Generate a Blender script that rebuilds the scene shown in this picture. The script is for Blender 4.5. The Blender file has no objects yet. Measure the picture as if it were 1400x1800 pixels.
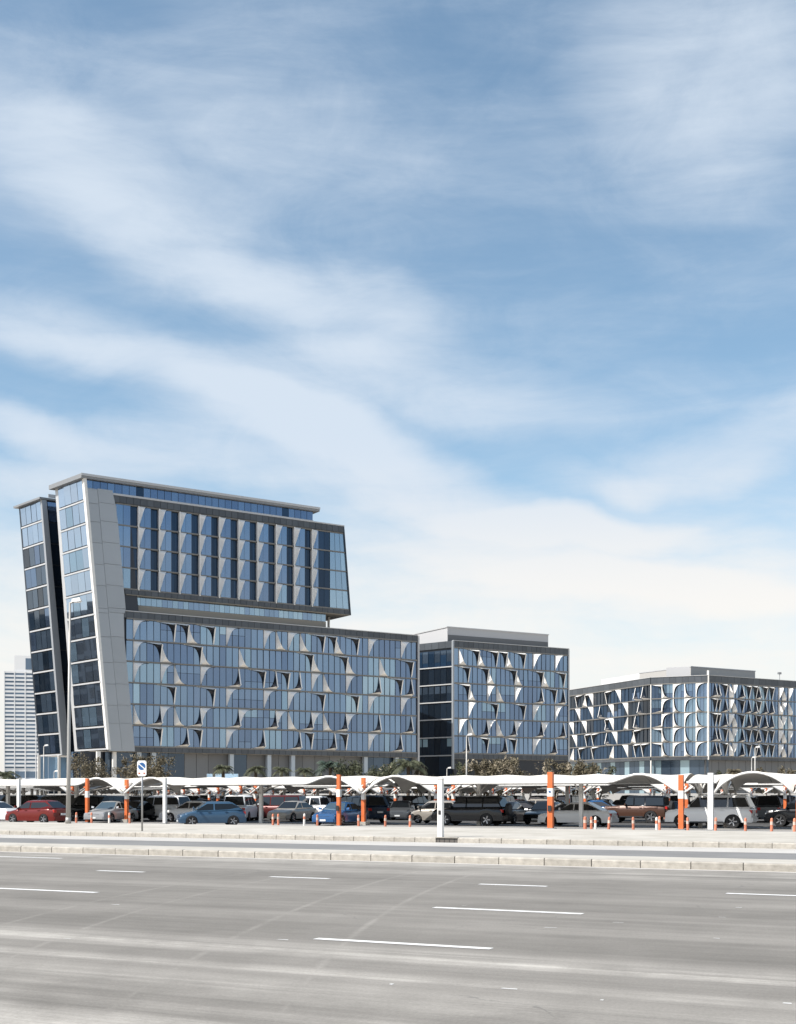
import bpy, bmesh, math, random
from mathutils import Vector, Matrix
R = math.radians
PI = math.pi
random.seed(7)
scene = bpy.context.scene
COL = scene.collection

# ------------------------------------------------------------------ camera
F = 2200.0          # focal length in photo pixels (photo is 1400 x 1800)
HZ = 1398.0         # horizon row
CAM_H = 1.95
cd = bpy.data.cameras.new('camera')
cam = bpy.data.objects.new('camera', cd); COL.objects.link(cam)
cam.location = (0, 0, CAM_H); cam.rotation_euler = (R(90), 0, 0)
cd.sensor_fit = 'HORIZONTAL'; cd.sensor_width = 36.0; cd.lens = 36.0 * F / 1400.0
cd.shift_y = (HZ - 900.0) / 1400.0
cd.clip_start = 0.1; cd.clip_end = 9000
scene.camera = cam
# ------------------------------------------------------------------ sky, sun, exposure
SUN_EL, SUN_V = 50.0, Vector((-0.86, -0.50))      # elevation, horizontal direction towards the sun
az = math.atan2(SUN_V.x, SUN_V.y)                 # clockwise from +Y
world = bpy.data.worlds.new('World'); scene.world = world; world.use_nodes = True
W = world.node_tree; W.nodes.clear()
def wn(t, **k):
    n = W.nodes.new(t)
    for a, b in k.items(): setattr(n, a, b)
    return n
def wl(a, b): W.links.new(a, b)
def wmath(op, a, b=None, clamp=False):
    n = wn('ShaderNodeMath', operation=op, use_clamp=clamp)
    for i, v in enumerate((a, b)):
        if v is None: continue
        if isinstance(v, (int, float)): n.inputs[i].default_value = v
        else: wl(v, n.inputs[i])
    return n.outputs[0]
sky = wn('ShaderNodeTexSky', sky_type='NISHITA'); sky.sun_disc = False
sky.sun_elevation = R(SUN_EL); sky.sun_rotation = az
sky.air_density = 1.0; sky.dust_density = 1.2; sky.ozone_density = 1.6
tc = wn('ShaderNodeTexCoord')
sep = wn('ShaderNodeSeparateXYZ'); wl(tc.outputs['Generated'], sep.inputs[0])
comb = wn('ShaderNodeCombineXYZ'); wl(sep.outputs[0], comb.inputs[0]); wl(sep.outputs[2], comb.inputs[1])
# warp the cloud field
wnz = wn('ShaderNodeTexNoise'); wnz.inputs['Scale'].default_value = 5.0; wnz.inputs['Detail'].default_value = 6
mpw = wn('ShaderNodeMapping'); mpw.inputs['Scale'].default_value = (0.55, 1, 0.55); wl(tc.outputs['Generated'], mpw.inputs[0]); wl(mpw.outputs[0], wnz.inputs['Vector'])
sub = wn('ShaderNodeVectorMath', operation='SUBTRACT'); wl(wnz.outputs['Color'], sub.inputs[0]); sub.inputs[1].default_value = (.5, .5, .5)
scl = wn('ShaderNodeVectorMath', operation='SCALE'); wl(sub.outputs[0], scl.inputs[0]); scl.inputs['Scale'].default_value = 0.15
add = wn('ShaderNodeVectorMath', operation='ADD'); wl(comb.outputs[0], add.inputs[0]); wl(scl.outputs[0], add.inputs[1])
BANKS = [  # cloud banks: centre, half sizes, tilt (degrees, falling to the right), weight
    (40, 250, 330, 100, 14, .42), (260, 340, 260, 80, 22, .30), (200, 150, 380, 90, 12, .30), (560, 260, 330, 150, 25, .26), (330, 450, 300, 60, 26, .34),
    (1270, 60, 200, 190, 10, .52), (1200, 240, 280, 150, 0, .24), (560, 560, 280, 62, 9, .58), (700, 560, 130, 35, 14, .30), (420, 515, 200, 35, 16, .25),
    (60, 555, 190, 50, 8, .50), (190, 645, 330, 38, 12, .52), (430, 700, 260, 40, 12, .42), (760, 690, 300, 55, 4, .62), (640, 640, 160, 30, -8, .25),
    (560, 770, 260, 45, 8, .78), (720, 830, 260, 55, 14, .75), (400, 830, 300, 50, 6, .70), (20, 745, 130, 38, 18, .75), (1040, 900, 200, 30, 2, .95),
    (1330, 740, 190, 55, -14, .62), (1100, 815, 120, 26, 0, .35), (60, 850, 220, 45, 0, .55), (1000, 960, 300, 40, 6, .55), (1250, 1000, 300, 40, 3, .5)]
dens = None
for (cx, cy, rx, ry, tilt, wgt) in BANKS:
    v = Vector(((cx - 700) / F, 1.0, (HZ - cy) / F)); n = v.length
    mp = wn('ShaderNodeMapping', vector_type='TEXTURE')
    mp.inputs['Location'].default_value = (v.x / n, v.z / n, 0)
    mp.inputs['Rotation'].default_value = (0, 0, -R(tilt))
    mp.inputs['Scale'].default_value = (rx * 1.35 / F / n, ry * 1.35 / F / n, 1e3)
    wl(add.outputs[0], mp.inputs[0])
    g = wn('ShaderNodeTexGradient', gradient_type='SPHERICAL'); wl(mp.outputs[0], g.inputs[0])
    s = wmath('MULTIPLY', wmath('SMOOTH_MIN', wmath('MULTIPLY', g.outputs[1], 1.5), 1.0), wgt)
    dens = s if dens is None else wmath('ADD', dens, s)
# streaks
mps = wn('ShaderNodeMapping'); mps.inputs['Rotation'].default_value = (0, R(-16), 0); mps.inputs['Scale'].default_value = (2.2, 4, 13)
wl(tc.outputs['Generated'], mps.inputs[0])
ns = wn('ShaderNodeTexNoise'); ns.inputs['Scale'].default_value = 2.0; ns.inputs['Detail'].default_value = 8; ns.inputs['Distortion'].default_value = .35
ns.inputs['Roughness'].default_value = .6
wl(mps.outputs[0], ns.inputs['Vector'])
streak = wmath('MULTIPLY', wmath('SUBTRACT', ns.outputs[0], .5), 1.1)
low = wn('ShaderNodeMapRange', interpolation_type='SMOOTHSTEP'); wl(sep.outputs[2], low.inputs[0])
low.inputs[1].default_value = 0.28; low.inputs[2].default_value = 0.13; low.inputs[3].default_value = 0.0; low.inputs[4].default_value = .82
mpf = wn('ShaderNodeMapping'); mpf.inputs['Rotation'].default_value = (0, R(-24), 0); mpf.inputs['Scale'].default_value = (6, 9, 13)
wl(tc.outputs['Generated'], mpf.inputs[0])
nf_ = wn('ShaderNodeTexNoise'); nf_.inputs['Scale'].default_value = 1.6; nf_.inputs['Detail'].default_value = 9; nf_.inputs['Distortion'].default_value = .7; nf_.inputs['Roughness'].default_value = .66
wl(mpf.outputs[0], nf_.inputs['Vector'])
streak = wmath('ADD', streak, wmath('MULTIPLY', wmath('SUBTRACT', nf_.outputs[0], .5), .75))
d1 = wmath('ADD', wmath('ADD', dens, low.outputs[0]), streak)
d2 = wn('ShaderNodeMapRange', interpolation_type='SMOOTHSTEP'); wl(d1, d2.inputs[0])
d2.inputs[1].default_value = -0.30; d2.inputs[2].default_value = 1.22; d2.inputs[3].default_value = 0.0; d2.inputs[4].default_value = 0.95
hsv = wn('ShaderNodeHueSaturation'); hsv.inputs['Hue'].default_value = .486; hsv.inputs['Saturation'].default_value = .98; hsv.inputs['Value'].default_value = .89; wl(sky.outputs[0], hsv.inputs['Color'])
bg1 = wn('ShaderNodeBackground'); wl(hsv.outputs[0], bg1.inputs[0]); bg1.inputs[1].default_value = 0.105
bg2 = wn('ShaderNodeBackground'); bg2.inputs[1].default_value = 1.0
cr = wn('ShaderNodeMix', data_type='RGBA'); wl(low.outputs[0], cr.inputs[0])
cr.inputs[6].default_value = (.375, .425, .485, 1); cr.inputs[7].default_value = (.56, .53, .49, 1)
wl(cr.outputs[2], bg2.inputs[0])
mx = wn('ShaderNodeMixShader'); wl(d2.outputs[0], mx.inputs[0]); wl(bg1.outputs[0], mx.inputs[1]); wl(bg2.outputs[0], mx.inputs[2])
wo = wn('ShaderNodeOutputWorld'); wl(mx.outputs[0], wo.inputs[0])
sl = bpy.data.lights.new('sun', 'SUN'); sl.energy = 3.6; sl.angle = R(.53); sl.color = (1, .955, .89)
sun = bpy.data.objects.new('sun', sl); COL.objects.link(sun)
hv = SUN_V.normalized() * math.cos(R(SUN_EL))
sun.rotation_euler = Vector((hv.x, hv.y, math.sin(R(SUN_EL)))).to_track_quat('Z', 'Y').to_euler()
vs = scene.view_settings
vs.view_transform = 'Standard'; vs.look = 'None'; vs.gamma = 1; vs.use_curve_mapping = False; vs.exposure = 0.90

# ------------------------------------------------------------------ materials
def mat(name, col, rough=.6, metal=0.0, var=0.0, vscale=1.0, bump=0.0, bscale=8.0, spec=.5, coat=0.0, stretch=None, per_obj=0.0, trans=0.0):
    m = bpy.data.materials.new(name); m.use_nodes = True
    t = m.node_tree; b = t.nodes['Principled BSDF']
    b.inputs['Base Color'].default_value = (*col, 1); b.inputs['Roughness'].default_value = rough
    b.inputs['Metallic'].default_value = metal; b.inputs['Specular IOR Level'].default_value = spec
    b.inputs['Coat Weight'].default_value = coat; b.inputs['Coat Roughness'].default_value = .04
    src = None
    if var or bump:
        tx = t.nodes.new('ShaderNodeTexCoord'); mp = t.nodes.new('ShaderNodeMapping'); t.links.new(tx.outputs['Object'], mp.inputs[0])
        if stretch: mp.inputs['Scale'].default_value = stretch
    if var:
        n = t.nodes.new('ShaderNodeTexNoise'); n.inputs['Scale'].default_value = vscale; n.inputs['Detail'].default_value = 7
        n.inputs['Roughness'].default_value = .62
        t.links.new(mp.outputs[0], n.inputs['Vector'])
        mr = t.nodes.new('ShaderNodeMapRange'); t.links.new(n.outputs[0], mr.inputs[0])
        mr.inputs[1].default_value = .3; mr.inputs[2].default_value = .7; mr.inputs[3].default_value = 1 - var; mr.inputs[4].default_value = 1 + var
        hs = t.nodes.new('ShaderNodeHueSaturation'); hs.inputs['Color'].default_value = (*col, 1)
        t.links.new(mr.outputs[0], hs.inputs['Value']); src = hs.outputs[0]
    if per_obj:
        oi = t.nodes.new('ShaderNodeObjectInfo'); mr2 = t.nodes.new('ShaderNodeMapRange'); t.links.new(oi.outputs['Random'], mr2.inputs[0])
        mr2.inputs[3].default_value = 1 - per_obj; mr2.inputs[4].default_value = 1 + per_obj
        hs2 = t.nodes.new('ShaderNodeHueSaturation')
        if src: t.links.new(src, hs2.inputs['Color'])
        else: hs2.inputs['Color'].default_value = (*col, 1)
        t.links.new(mr2.outputs[0], hs2.inputs['Value']); src = hs2.outputs[0]
    if src: t.links.new(src, b.inputs['Base Color'])
    if bump:
        n = t.nodes.new('ShaderNodeTexNoise'); n.inputs['Scale'].default_value = bscale; n.inputs['Detail'].default_value = 4
        t.links.new(mp.outputs[0], n.inputs['Vector'])
        bp = t.nodes.new('ShaderNodeBump'); bp.inputs['Strength'].default_value = bump; bp.inputs['Distance'].default_value = .02
        t.links.new(n.outputs[0], bp.inputs['Height']); t.links.new(bp.outputs[0], b.inputs['Normal'])
    if trans: b.inputs['Transmission Weight'].default_value = trans
    return m
M = {}
# coated curtain-wall glass: partly mirror, blue-tinted
for i, (c, mt) in enumerate([((.175, .25, .37), .85), ((.205, .295, .42), .85), ((.26, .375, .49), .8), ((.15, .215, .33), .85), ((.33, .46, .57), .75), ((.185, .265, .39), .85)]):
    M['glass%d' % i] = mat('coated glass %d' % i, c, .04, mt, bump=.03, bscale=.35, per_obj=.05)
M['dglass'] = mat('dark tinted glass', (.022, .05, .095), .05, .5, per_obj=.25, bump=.04, bscale=.3)
M['bglass'] = mat('bright mirror glass', (.42, .53, .68), .03, .95, per_obj=.08, bump=.06, bscale=.35)
M['kglass'] = mat('near black glass', (.012, .02, .032), .05, .15, per_obj=.4, spec=.6)
M['blind'] = mat('pale blinds behind glass', (.32, .44, .50), .12, .4, per_obj=.2)
M['gglass'] = mat('ground floor glass', (.07, .10, .14), .08, .6, per_obj=.2)
M['dpanel'] = mat('grey metal cladding', (.085, .094, .105), .42, .35, var=.12, vscale=.6, per_obj=.14)
M['ledge'] = mat('dark floor ledge', (.20, .19, .175), .5, .2, var=.15, vscale=.5)
M['mull'] = mat('dark mullion', (.035, .045, .06), .4, .4)
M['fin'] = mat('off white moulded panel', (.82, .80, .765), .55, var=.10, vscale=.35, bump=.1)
M['finShade'] = mat('fin shade colour', (.012, .017, .026), .15, .2)  # shade put into the colour of fin sides and undersides
M['pylon'] = mat('grey aluminium panel', (.36, .38, .40), .42, .35, var=.035, vscale=.12, per_obj=.035)
M['frame'] = mat('pale grey frame', (.50, .50, .50), .45, .2, var=.06, vscale=.2)
M['slabtop'] = mat('roof slab metal', (.24, .245, .25), .5, .2, var=.05, vscale=.2)
M['beige'] = mat('beige soffit band', (.27, .245, .205), .6, var=.14, vscale=.15)
M['core'] = mat('dark core wall', (.03, .035, .045), .3, .3, per_obj=.2)
M['ltcol'] = mat('light column cladding', (.42, .47, .52), .4, .2, var=.06)
M['gwall'] = mat('grey panel wall', (.16, .165, .17), .55, .1, var=.12, vscale=.2, per_obj=.12)
M['conc'] = mat('weathered concrete kerb', (.34, .315, .275), .85, var=.24, vscale=3.5, bump=.5, bscale=30, per_obj=.09)
M['joint'] = mat('mortar joint', (.11, .10, .09), .9)
M['penth'] = mat('penthouse wall', (.45, .45, .455), .6, var=.05, vscale=.1)
M['penth_b'] = mat('penthouse wall beige', (.42, .405, .38), .6, var=.10, vscale=.1)
M['wpaint'] = mat('white paint on steel', (.74, .72, .68), .45, var=.08, vscale=3)
M['orange'] = mat('orange paint', (.62, .145, .04), .5, var=.14, vscale=4)
M['orange_f'] = mat('faded orange plastic', (.60, .21, .12), .6, var=.25, vscale=6, per_obj=.2)
M['fband'] = mat('grimy reflective band', (.58, .44, .36), .6, var=.25, vscale=6, per_obj=.2)
M['wplastic'] = mat('white plastic', (.78, .74, .68), .5, var=.1, vscale=5)
M['fabric'] = mat('shade fabric', (.70, .655, .585), .9, var=.05, vscale=.8)
M['rubber'] = mat('tyre rubber', (.018, .018, .019), .85)
M['rim'] = mat('wheel alloy', (.42, .42, .43), .3, .8)
M['trim'] = mat('black plastic trim', (.022, .022, .024), .55)
M['cglass'] = mat('car glass', (.008, .010, .012), .03, .1, spec=.8)
M['cglass_b'] = mat('car windscreen', (.09, .15, .21), .04, .5, spec=.8)
M['lamp'] = mat('headlamp lens', (.65, .68, .7), .1, .5)
M['tail'] = mat('tail lamp lens', (.45, .02, .015), .15)
M['plate'] = mat('number plate', (.7, .7, .68), .5)
M['galv'] = mat('galvanised steel', (.34, .34, .34), .4, .6, var=.1, vscale=2)
M['pole'] = mat('pale painted pole', (.34, .33, .31), .45, .3, var=.08, vscale=1)
M['signw'] = mat('white sign face', (.82, .82, .80), .4)
M['signb'] = mat('blue sign print', (.035, .12, .30), .4, var=.2, vscale=12)
M['signr'] = mat('red sign print', (.5, .12, .05), .4)
M['bark'] = mat('bark', (.13, .095, .065), .9, var=.3, vscale=4)
M['leafg'] = mat('olive green leaves', (.060, .066, .032), .7, var=.35, vscale=1.2)
M['leafb'] = mat('dusty brown leaves', (.125, .105, .065), .8, var=.3, vscale=1.2)
M['leafp'] = mat('pale dry plumes', (.30, .255, .185), .9, var=.2, vscale=2)
M['palm'] = mat('palm frond green', (.045, .065, .045), .55, var=.3, vscale=2)
M['tower'] = mat('white tower spandrel', (.66, .67, .68), .6, var=.05, vscale=.1)
M['towerg'] = mat('tower window band', (.14, .20, .28), .2, .5, per_obj=.25, var=.3, vscale=.4, stretch=(1, 1, .1))
M['blueg'] = mat('pale blue glass screen', (.42, .60, .78), .15, .6)
M['grate'] = mat('drain grate', (.03, .03, .028), .7)
PAINT = {}
for k, c, r in [('red', (.15, .012, .008), .25), ('blue', (.045, .098, .165), .25), ('navyblue', (.03, .10, .24), .22), ('white', (.76, .76, .75), .3),
                ('silver', (.36, .365, .37), .28), ('black', (.010, .011, .013), .2), ('grey', (.09, .095, .10), .3), ('beige', (.34, .315, .28), .3),
                ('maroon', (.10, .018, .016), .3), ('brown', (.075, .032, .018), .4), ('darkblue', (.015, .03, .06), .25), ('charcoal', (.022, .023, .025), .3)]:
    PAINT[k] = mat('car paint ' + k, c, r, .25 if k not in ('white',) else 0, coat=.28)

def seams(m, pitch, depth=.5, width=.018):       # stitched seams across the cloth every few metres
    t = m.node_tree; b = t.nodes['Principled BSDF']; tx = t.nodes.new('ShaderNodeTexCoord'); sp = t.nodes.new('ShaderNodeSeparateXYZ'); t.links.new(tx.outputs['Object'], sp.inputs[0])
    a = t.nodes.new('ShaderNodeMath'); a.operation = 'MODULO'; t.links.new(sp.outputs[0], a.inputs[0]); a.inputs[1].default_value = pitch
    c = t.nodes.new('ShaderNodeMath'); c.operation = 'LESS_THAN'; t.links.new(a.outputs[0], c.inputs[0]); c.inputs[1].default_value = width * pitch
    src = b.inputs['Base Color'].links[0].from_socket
    mx_ = t.nodes.new('ShaderNodeMix'); mx_.data_type = 'RGBA'; t.links.new(c.outputs[0], mx_.inputs[0]); t.links.new(src, mx_.inputs[6]); mx_.inputs[7].default_value = (.30, .28, .25, 1)
    t.links.new(mx_.outputs[2], b.inputs['Base Color'])
seams(M['fabric'], 2.1)
# ------------------------------------------------------------------ helpers
WM = {}
def put(o, parent=None, mw=None):
    mw = mw or Matrix()
    WM[o.name] = mw
    if parent is not None:
        o.parent = parent; o.matrix_basis = WM[parent.name].inverted() @ mw
    else: o.matrix_basis = mw
    return o
def tag(o, label=None, cat=None, group=None, kind=None):
    if label: o['label'] = label
    if cat: o['category'] = cat
    if group: o['group'] = group
    if kind: o['kind'] = kind
    return o
def empty(name, mw=None):
    o = bpy.data.objects.new(name, None); COL.objects.link(o); o.empty_display_size = .3
    return put(o, None, mw)
class MB:
    def __init__(s): s.v = []; s.f = []; s.m = []
    def face(s, pts, mi=0):
        n = len(s.v); s.v += [tuple(p) for p in pts]; s.f.append(tuple(range(n, n + len(pts)))); s.m.append(mi)
    def box(s, x0, x1, y0, y1, z0, z1, mi=0):
        n = len(s.v)
        s.v += [(x0, y0, z0), (x1, y0, z0), (x1, y1, z0), (x0, y1, z0), (x0, y0, z1), (x1, y0, z1), (x1, y1, z1), (x0, y1, z1)]
        for q in ((3, 2, 1, 0), (4, 5, 6, 7), (0, 1, 5, 4), (1, 2, 6, 5), (2, 3, 7, 6), (3, 0, 4, 7)):
            s.f.append(tuple(n + i for i in q)); s.m.append(mi)
    def prism(s, a, b, mi=0):      # two matching loops
        n = len(s.v); k = len(a); s.v += [tuple(p) for p in a] + [tuple(p) for p in b]
        s.f.append(tuple(n + i for i in reversed(range(k)))); s.f.append(tuple(n + k + i for i in range(k))); s.m += [mi, mi]
        for i in range(k):
            j = (i + 1) % k; s.f.append((n + i, n + j, n + k + j, n + k + i)); s.m.append(mi)
    def tube(s, pts, rad, seg=8, mi=0, flat=None):
        pts = [Vector(p) for p in pts]; rr = rad if isinstance(rad, (list, tuple)) else [rad] * len(pts)
        rings = []
        for i, p in enumerate(pts):
            d = (pts[min(i + 1, len(pts) - 1)] - pts[max(i - 1, 0)]).normalized()
            a = Vector((0, 0, 1)) if abs(d.z) < .9 else Vector((1, 0, 0))
            u = d.cross(a).normalized(); w = u.cross(d).normalized()
            n = len(s.v)
            for k in range(seg):
                t = 2 * PI * k / seg
                s.v.append(tuple(p + u * math.cos(t) * rr[i] + w * math.sin(t) * rr[i]))
            rings.append(n)
        for a, b in zip(rings, rings[1:]):
            for k in range(seg):
                j = (k + 1) % seg; s.f.append((a + k, a + j, b + j, b + k)); s.m.append(mi)
        s.f.append(tuple(rings[0] + k for k in reversed(range(seg)))); s.f.append(tuple(rings[-1] + k for k in range(seg))); s.m += [mi, mi]
    def mesh(s, name, mats, smooth=False):
        me = bpy.data.meshes.new(name); me.from_pydata(s.v, [], s.f)
        for m in mats: me.materials.append(m)
        me.polygons.foreach_set('material_index', s.m)
        if smooth: me.polygons.foreach_set('use_smooth', [True] * len(s.f))
        me.update(); return me
    def build(s, name, mats, parent=None, mw=None, smooth=False):
        if not isinstance(mats, (list, tuple)): mats = [mats]
        return link(name, s.mesh(name, mats, smooth), parent, mw)
def link(name, me, parent=None, mw=None, m=None):
    o = bpy.data.objects.new(name, me); COL.objects.link(o)
    put(o, parent, mw if mw is not None else (WM[parent.name] if parent else Matrix()))
    if m is not None:
        o.material_slots[0].link = 'OBJECT'; o.material_slots[0].material = m
    return o
def frame(x, y, ang, z=0): return Matrix.Translation((x, y, z)) @ Matrix.Rotation(ang, 4, 'Z')
def T(x, y, z): return Matrix.Translation((x, y, z))
def S(x, y, z): return Matrix.Diagonal((x, y, z, 1))
ub = MB(); ub.box(0, 1, 0, 1, 0, 1); UNIT = ub.mesh('unit block', [M['ledge']])
def blk(name, m, parent, FR, x0, x1, y0, y1, z0, z1):     # a box piece sharing one mesh
    return link(name, UNIT, parent, FR @ T(x0, y0, z0) @ S(x1 - x0, y1 - y0, z1 - z0), m)
# road frame: u runs along the road (towards the right), n away from the camera
U = Vector((.8984, -.4392)); N = Vector((.4392, .8984)); RANG = math.atan2(U.y, U.x)
ROAD = frame(0, 0, RANG)        # local x = u, local y = n
def un(u, n, z=0): return Vector((U.x * u + N.x * n, U.y * u + N.y * n, z))
def u_at(px, n):
    t = (px - 700) / F
    return n * (.8984 * t - .4392) / (.8984 + .4392 * t)
def at(px, d, z=0): return Vector(((px - 700) / F * d, d, z))
# ------------------------------------------------------------------ ground, roads, kerbs (structure)
def ground_mat(name, cA, cB, scale, rough=.9, bump=.4, stretch=(1, 1, 1), streak=0, tyre=False):
    m = bpy.data.materials.new(name); m.use_nodes = True; t = m.node_tree; b = t.nodes['Principled BSDF']; b.inputs['Roughness'].default_value = rough
    b.inputs['Specular IOR Level'].default_value = .3
    N_ = t.nodes.new; L = t.links.new
    tx = N_('ShaderNodeTexCoord'); mp = N_('ShaderNodeMapping'); mp.inputs['Scale'].default_value = stretch; L(tx.outputs['Object'], mp.inputs[0])
    def noise(sc, det=8, vec=None, rg=.6):
        n = N_('ShaderNodeTexNoise'); n.inputs['Scale'].default_value = sc; n.inputs['Detail'].default_value = det; n.inputs['Roughness'].default_value = rg
        L((vec or mp.outputs[0]), n.inputs['Vector']); return n.outputs[0]
    def rng(v, a, c, o0=0., o1=1.):
        r = N_('ShaderNodeMapRange'); L(v, r.inputs[0]); r.inputs[1].default_value = a; r.inputs[2].default_value = c; r.inputs[3].default_value = o0; r.inputs[4].default_value = o1
        return r.outputs[0]
    def ma(op, a, c, clamp=False):
        n = N_('ShaderNodeMath'); n.operation = op; n.use_clamp = clamp
        for i, v in enumerate((a, c)):
            if isinstance(v, (int, float)): n.inputs[i].default_value = v
            else: L(v, n.inputs[i])
        return n.outputs[0]
    fac = rng(noise(scale), .32, .68)
    if streak:
        mp2 = N_('ShaderNodeMapping'); mp2.inputs['Scale'].default_value = (.022, .55, 1); L(tx.outputs['Object'], mp2.inputs[0])
        s1 = rng(noise(1.0, 5, mp2.outputs[0], .55), .36, .64)
        mp3 = N_('ShaderNodeMapping'); mp3.inputs['Scale'].default_value = (.07, 2.6, 1); L(tx.outputs['Object'], mp3.inputs[0])
        s2 = rng(noise(1.0, 6, mp3.outputs[0], .7), .38, .68)
        fac = ma('ADD', ma('MULTIPLY', rng(noise(.22, 10, None, .72), .34, .66), .42), ma('ADD', ma('MULTIPLY', s1, .34 * streak), ma('MULTIPLY', s2, .24 * streak)), True)
    mix = N_('ShaderNodeMix'); mix.data_type = 'RGBA'; L(fac, mix.inputs[0]); mix.inputs[6].default_value = (*cA, 1); mix.inputs[7].default_value = (*cB, 1)
    out = mix.outputs[2]
    if tyre:
        sp = N_('ShaderNodeSeparateXYZ'); L(tx.outputs['Object'], sp.inputs[0])
        # worn, dusty wheel lanes: pale bands along the road, strongest close to the near edge
        tot = None
        for (n0, wd, am) in ((10.6, 1.1, .6), (7.9, 2.3, 1.3), (11.9, .45, .7), (13.6, .8, 1.1), (17.6, .5, .22), (22.6, .6, .12), (28.9, .8, .28), (32.0, 4.5, .75)):
            dd = ma('ABSOLUTE', ma('SUBTRACT', sp.outputs[1], n0), 0)
            q = ma('MULTIPLY', rng(dd, 0, wd, 1, 0), am)
            tot = q if tot is None else ma('MAXIMUM', tot, q)
        tot = ma('MULTIPLY', ma('MULTIPLY', tot, rng(noise(1.0, 6, mp3.outputs[0], .7), .30, .62)), rng(noise(.45, 8, tx.outputs['Object'], .7), .30, .62))
        # turning tyre arcs: thin pale rings
        arcs = None
        for (cx, cy, r, w, am) in ((74.8, 45.8, 90.0, .08, .34), (74.8, 45.8, 88.4, .08, .34), (38.0, 36.0, 56.0, .07, .28), (38.0, 36.0, 54.6, .07, .28)):
            dx = ma('SUBTRACT', sp.outputs[0], cx); dy = ma('SUBTRACT', sp.outputs[1], cy)
            rr = ma('SQRT', ma('ADD', ma('MULTIPLY', dx, dx), ma('MULTIPLY', dy, dy)), 0)
            q = ma('MULTIPLY', rng(ma('ABSOLUTE', ma('SUBTRACT', rr, r), 0), 0, w, 1, 0), am)
            arcs = q if arcs is None else ma('MAXIMUM', arcs, q)
        arcs = ma('MULTIPLY', arcs, rng(noise(.5, 8, tx.outputs['Object'], .8), .35, .75))
        tot = ma('MAXIMUM', tot, arcs)
        # fine cracks
        vo = N_('ShaderNodeTexVoronoi'); vo.feature = 'DISTANCE_TO_EDGE'; vo.inputs['Scale'].default_value = .33
        wv = N_('ShaderNodeMix'); wv.data_type = 'VECTOR'; wv.inputs[0].default_value = .35
        nv = N_('ShaderNodeTexNoise'); nv.inputs['Scale'].default_value = 1.6; nv.inputs['Detail'].default_value = 6; L(tx.outputs['Object'], nv.inputs['Vector'])
        L(tx.outputs['Object'], wv.inputs[4]); L(nv.outputs['Color'], wv.inputs[5]); L(wv.outputs[1], vo.inputs['Vector'])
        ck = ma('MULTIPLY', rng(vo.outputs[0], 0, .0035, 1, 0), rng(noise(.35, 3, tx.outputs['Object']), .52, .62))
        mx2 = N_('ShaderNodeMix'); mx2.data_type = 'RGBA'; L(tot, mx2.inputs[0]); L(out, mx2.inputs[6]); mx2.inputs[7].default_value = (.46, .435, .395, 1); out = mx2.outputs[2]
        mx3 = N_('ShaderNodeMix'); mx3.data_type = 'RGBA'; L(ma('MULTIPLY', ck, .55), mx3.inputs[0]); L(out, mx3.inputs[6]); mx3.inputs[7].default_value = (.09, .088, .085, 1); out = mx3.outputs[2]
        # aggregate speckle
        sk = rng(noise(26, 8, tx.outputs['Object'], .8), .3, .7, .80, 1.20)
        hs = N_('ShaderNodeHueSaturation'); L(out, hs.inputs['Color']); L(sk, hs.inputs['Value']); out = hs.outputs[0]
    L(out, b.inputs['Base Color'])
    bp = N_('ShaderNodeBump'); bp.inputs['Strength'].default_value = bump; bp.inputs['Distance'].default_value = .01
    L(noise(40, 4, tx.outputs['Object'], .7), bp.inputs['Height']); L(bp.outputs[0], b.inputs['Normal'])
    return m
G_road = ground_mat('dusty worn asphalt', (.115, .107, .095), (.262, .246, .222), .5, streak=1, tyre=True)
G_road2 = ground_mat('service road asphalt', (.17, .168, .165), (.205, .203, .20), .4)
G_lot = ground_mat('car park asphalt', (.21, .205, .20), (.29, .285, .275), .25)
G_bay = ground_mat('bay asphalt darkened as shade', (.05, .049, .048), (.085, .083, .08), .25)  # asphalt colour darkened to deepen the shade under the rear canopies
G_sand = ground_mat('desert sand ground', (.42, .37, .30), (.50, .45, .38), .05)
G_side = ground_mat('bleached concrete paving', (.36, .335, .29), (.47, .445, .40), .5, bump=.6)
G_apr = ground_mat('pale concrete apron', (.40, .38, .35), (.46, .445, .42), .4)
def sheet(name, x0, x1, y0, y1, z, m, z2=None):
    b = MB(); z2 = z if z2 is None else z2
    b.face([(x0, y0, z), (x1, y0, z), (x1, y1, z2), (x0, y1, z2)])
    return tag(b.build(name, m, None, ROAD), kind='structure')
sheet('ground', -3500, 3500, -3000, 5000, -.02, G_sand)
sheet('road', -260, 260, -60, 32.45, .0, G_road)
sheet('road_gutter', -260, 260, 32.45, 32.86, .004, G_apr)
sheet('service_road', -260, 260, 35.3, 43.3, .0, G_road2)
sheet('concrete_apron', -260, 260, 43.3, 46.95, .004, G_apr)
md = MB(); md.box(-260, 260, 33.02, 35.15, -.1, .20); tag(md.build('median', G_side, None, ROAD), kind='structure')
sw = MB(); sw.prism([(-260, 47.1, -.1), (-260, 58.3, -.1), (-260, 58.3, .31), (-260, 47.1, .20)], [(260, 47.1, -.1), (260, 58.3, -.1), (260, 58.3, .31), (260, 47.1, .20)])
tag(sw.build('sidewalk', G_side, None, ROAD), kind='structure')
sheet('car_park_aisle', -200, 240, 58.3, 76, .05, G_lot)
sheet('car_park_ground', -200, 240, 76, 176, .05, G_bay)
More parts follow.
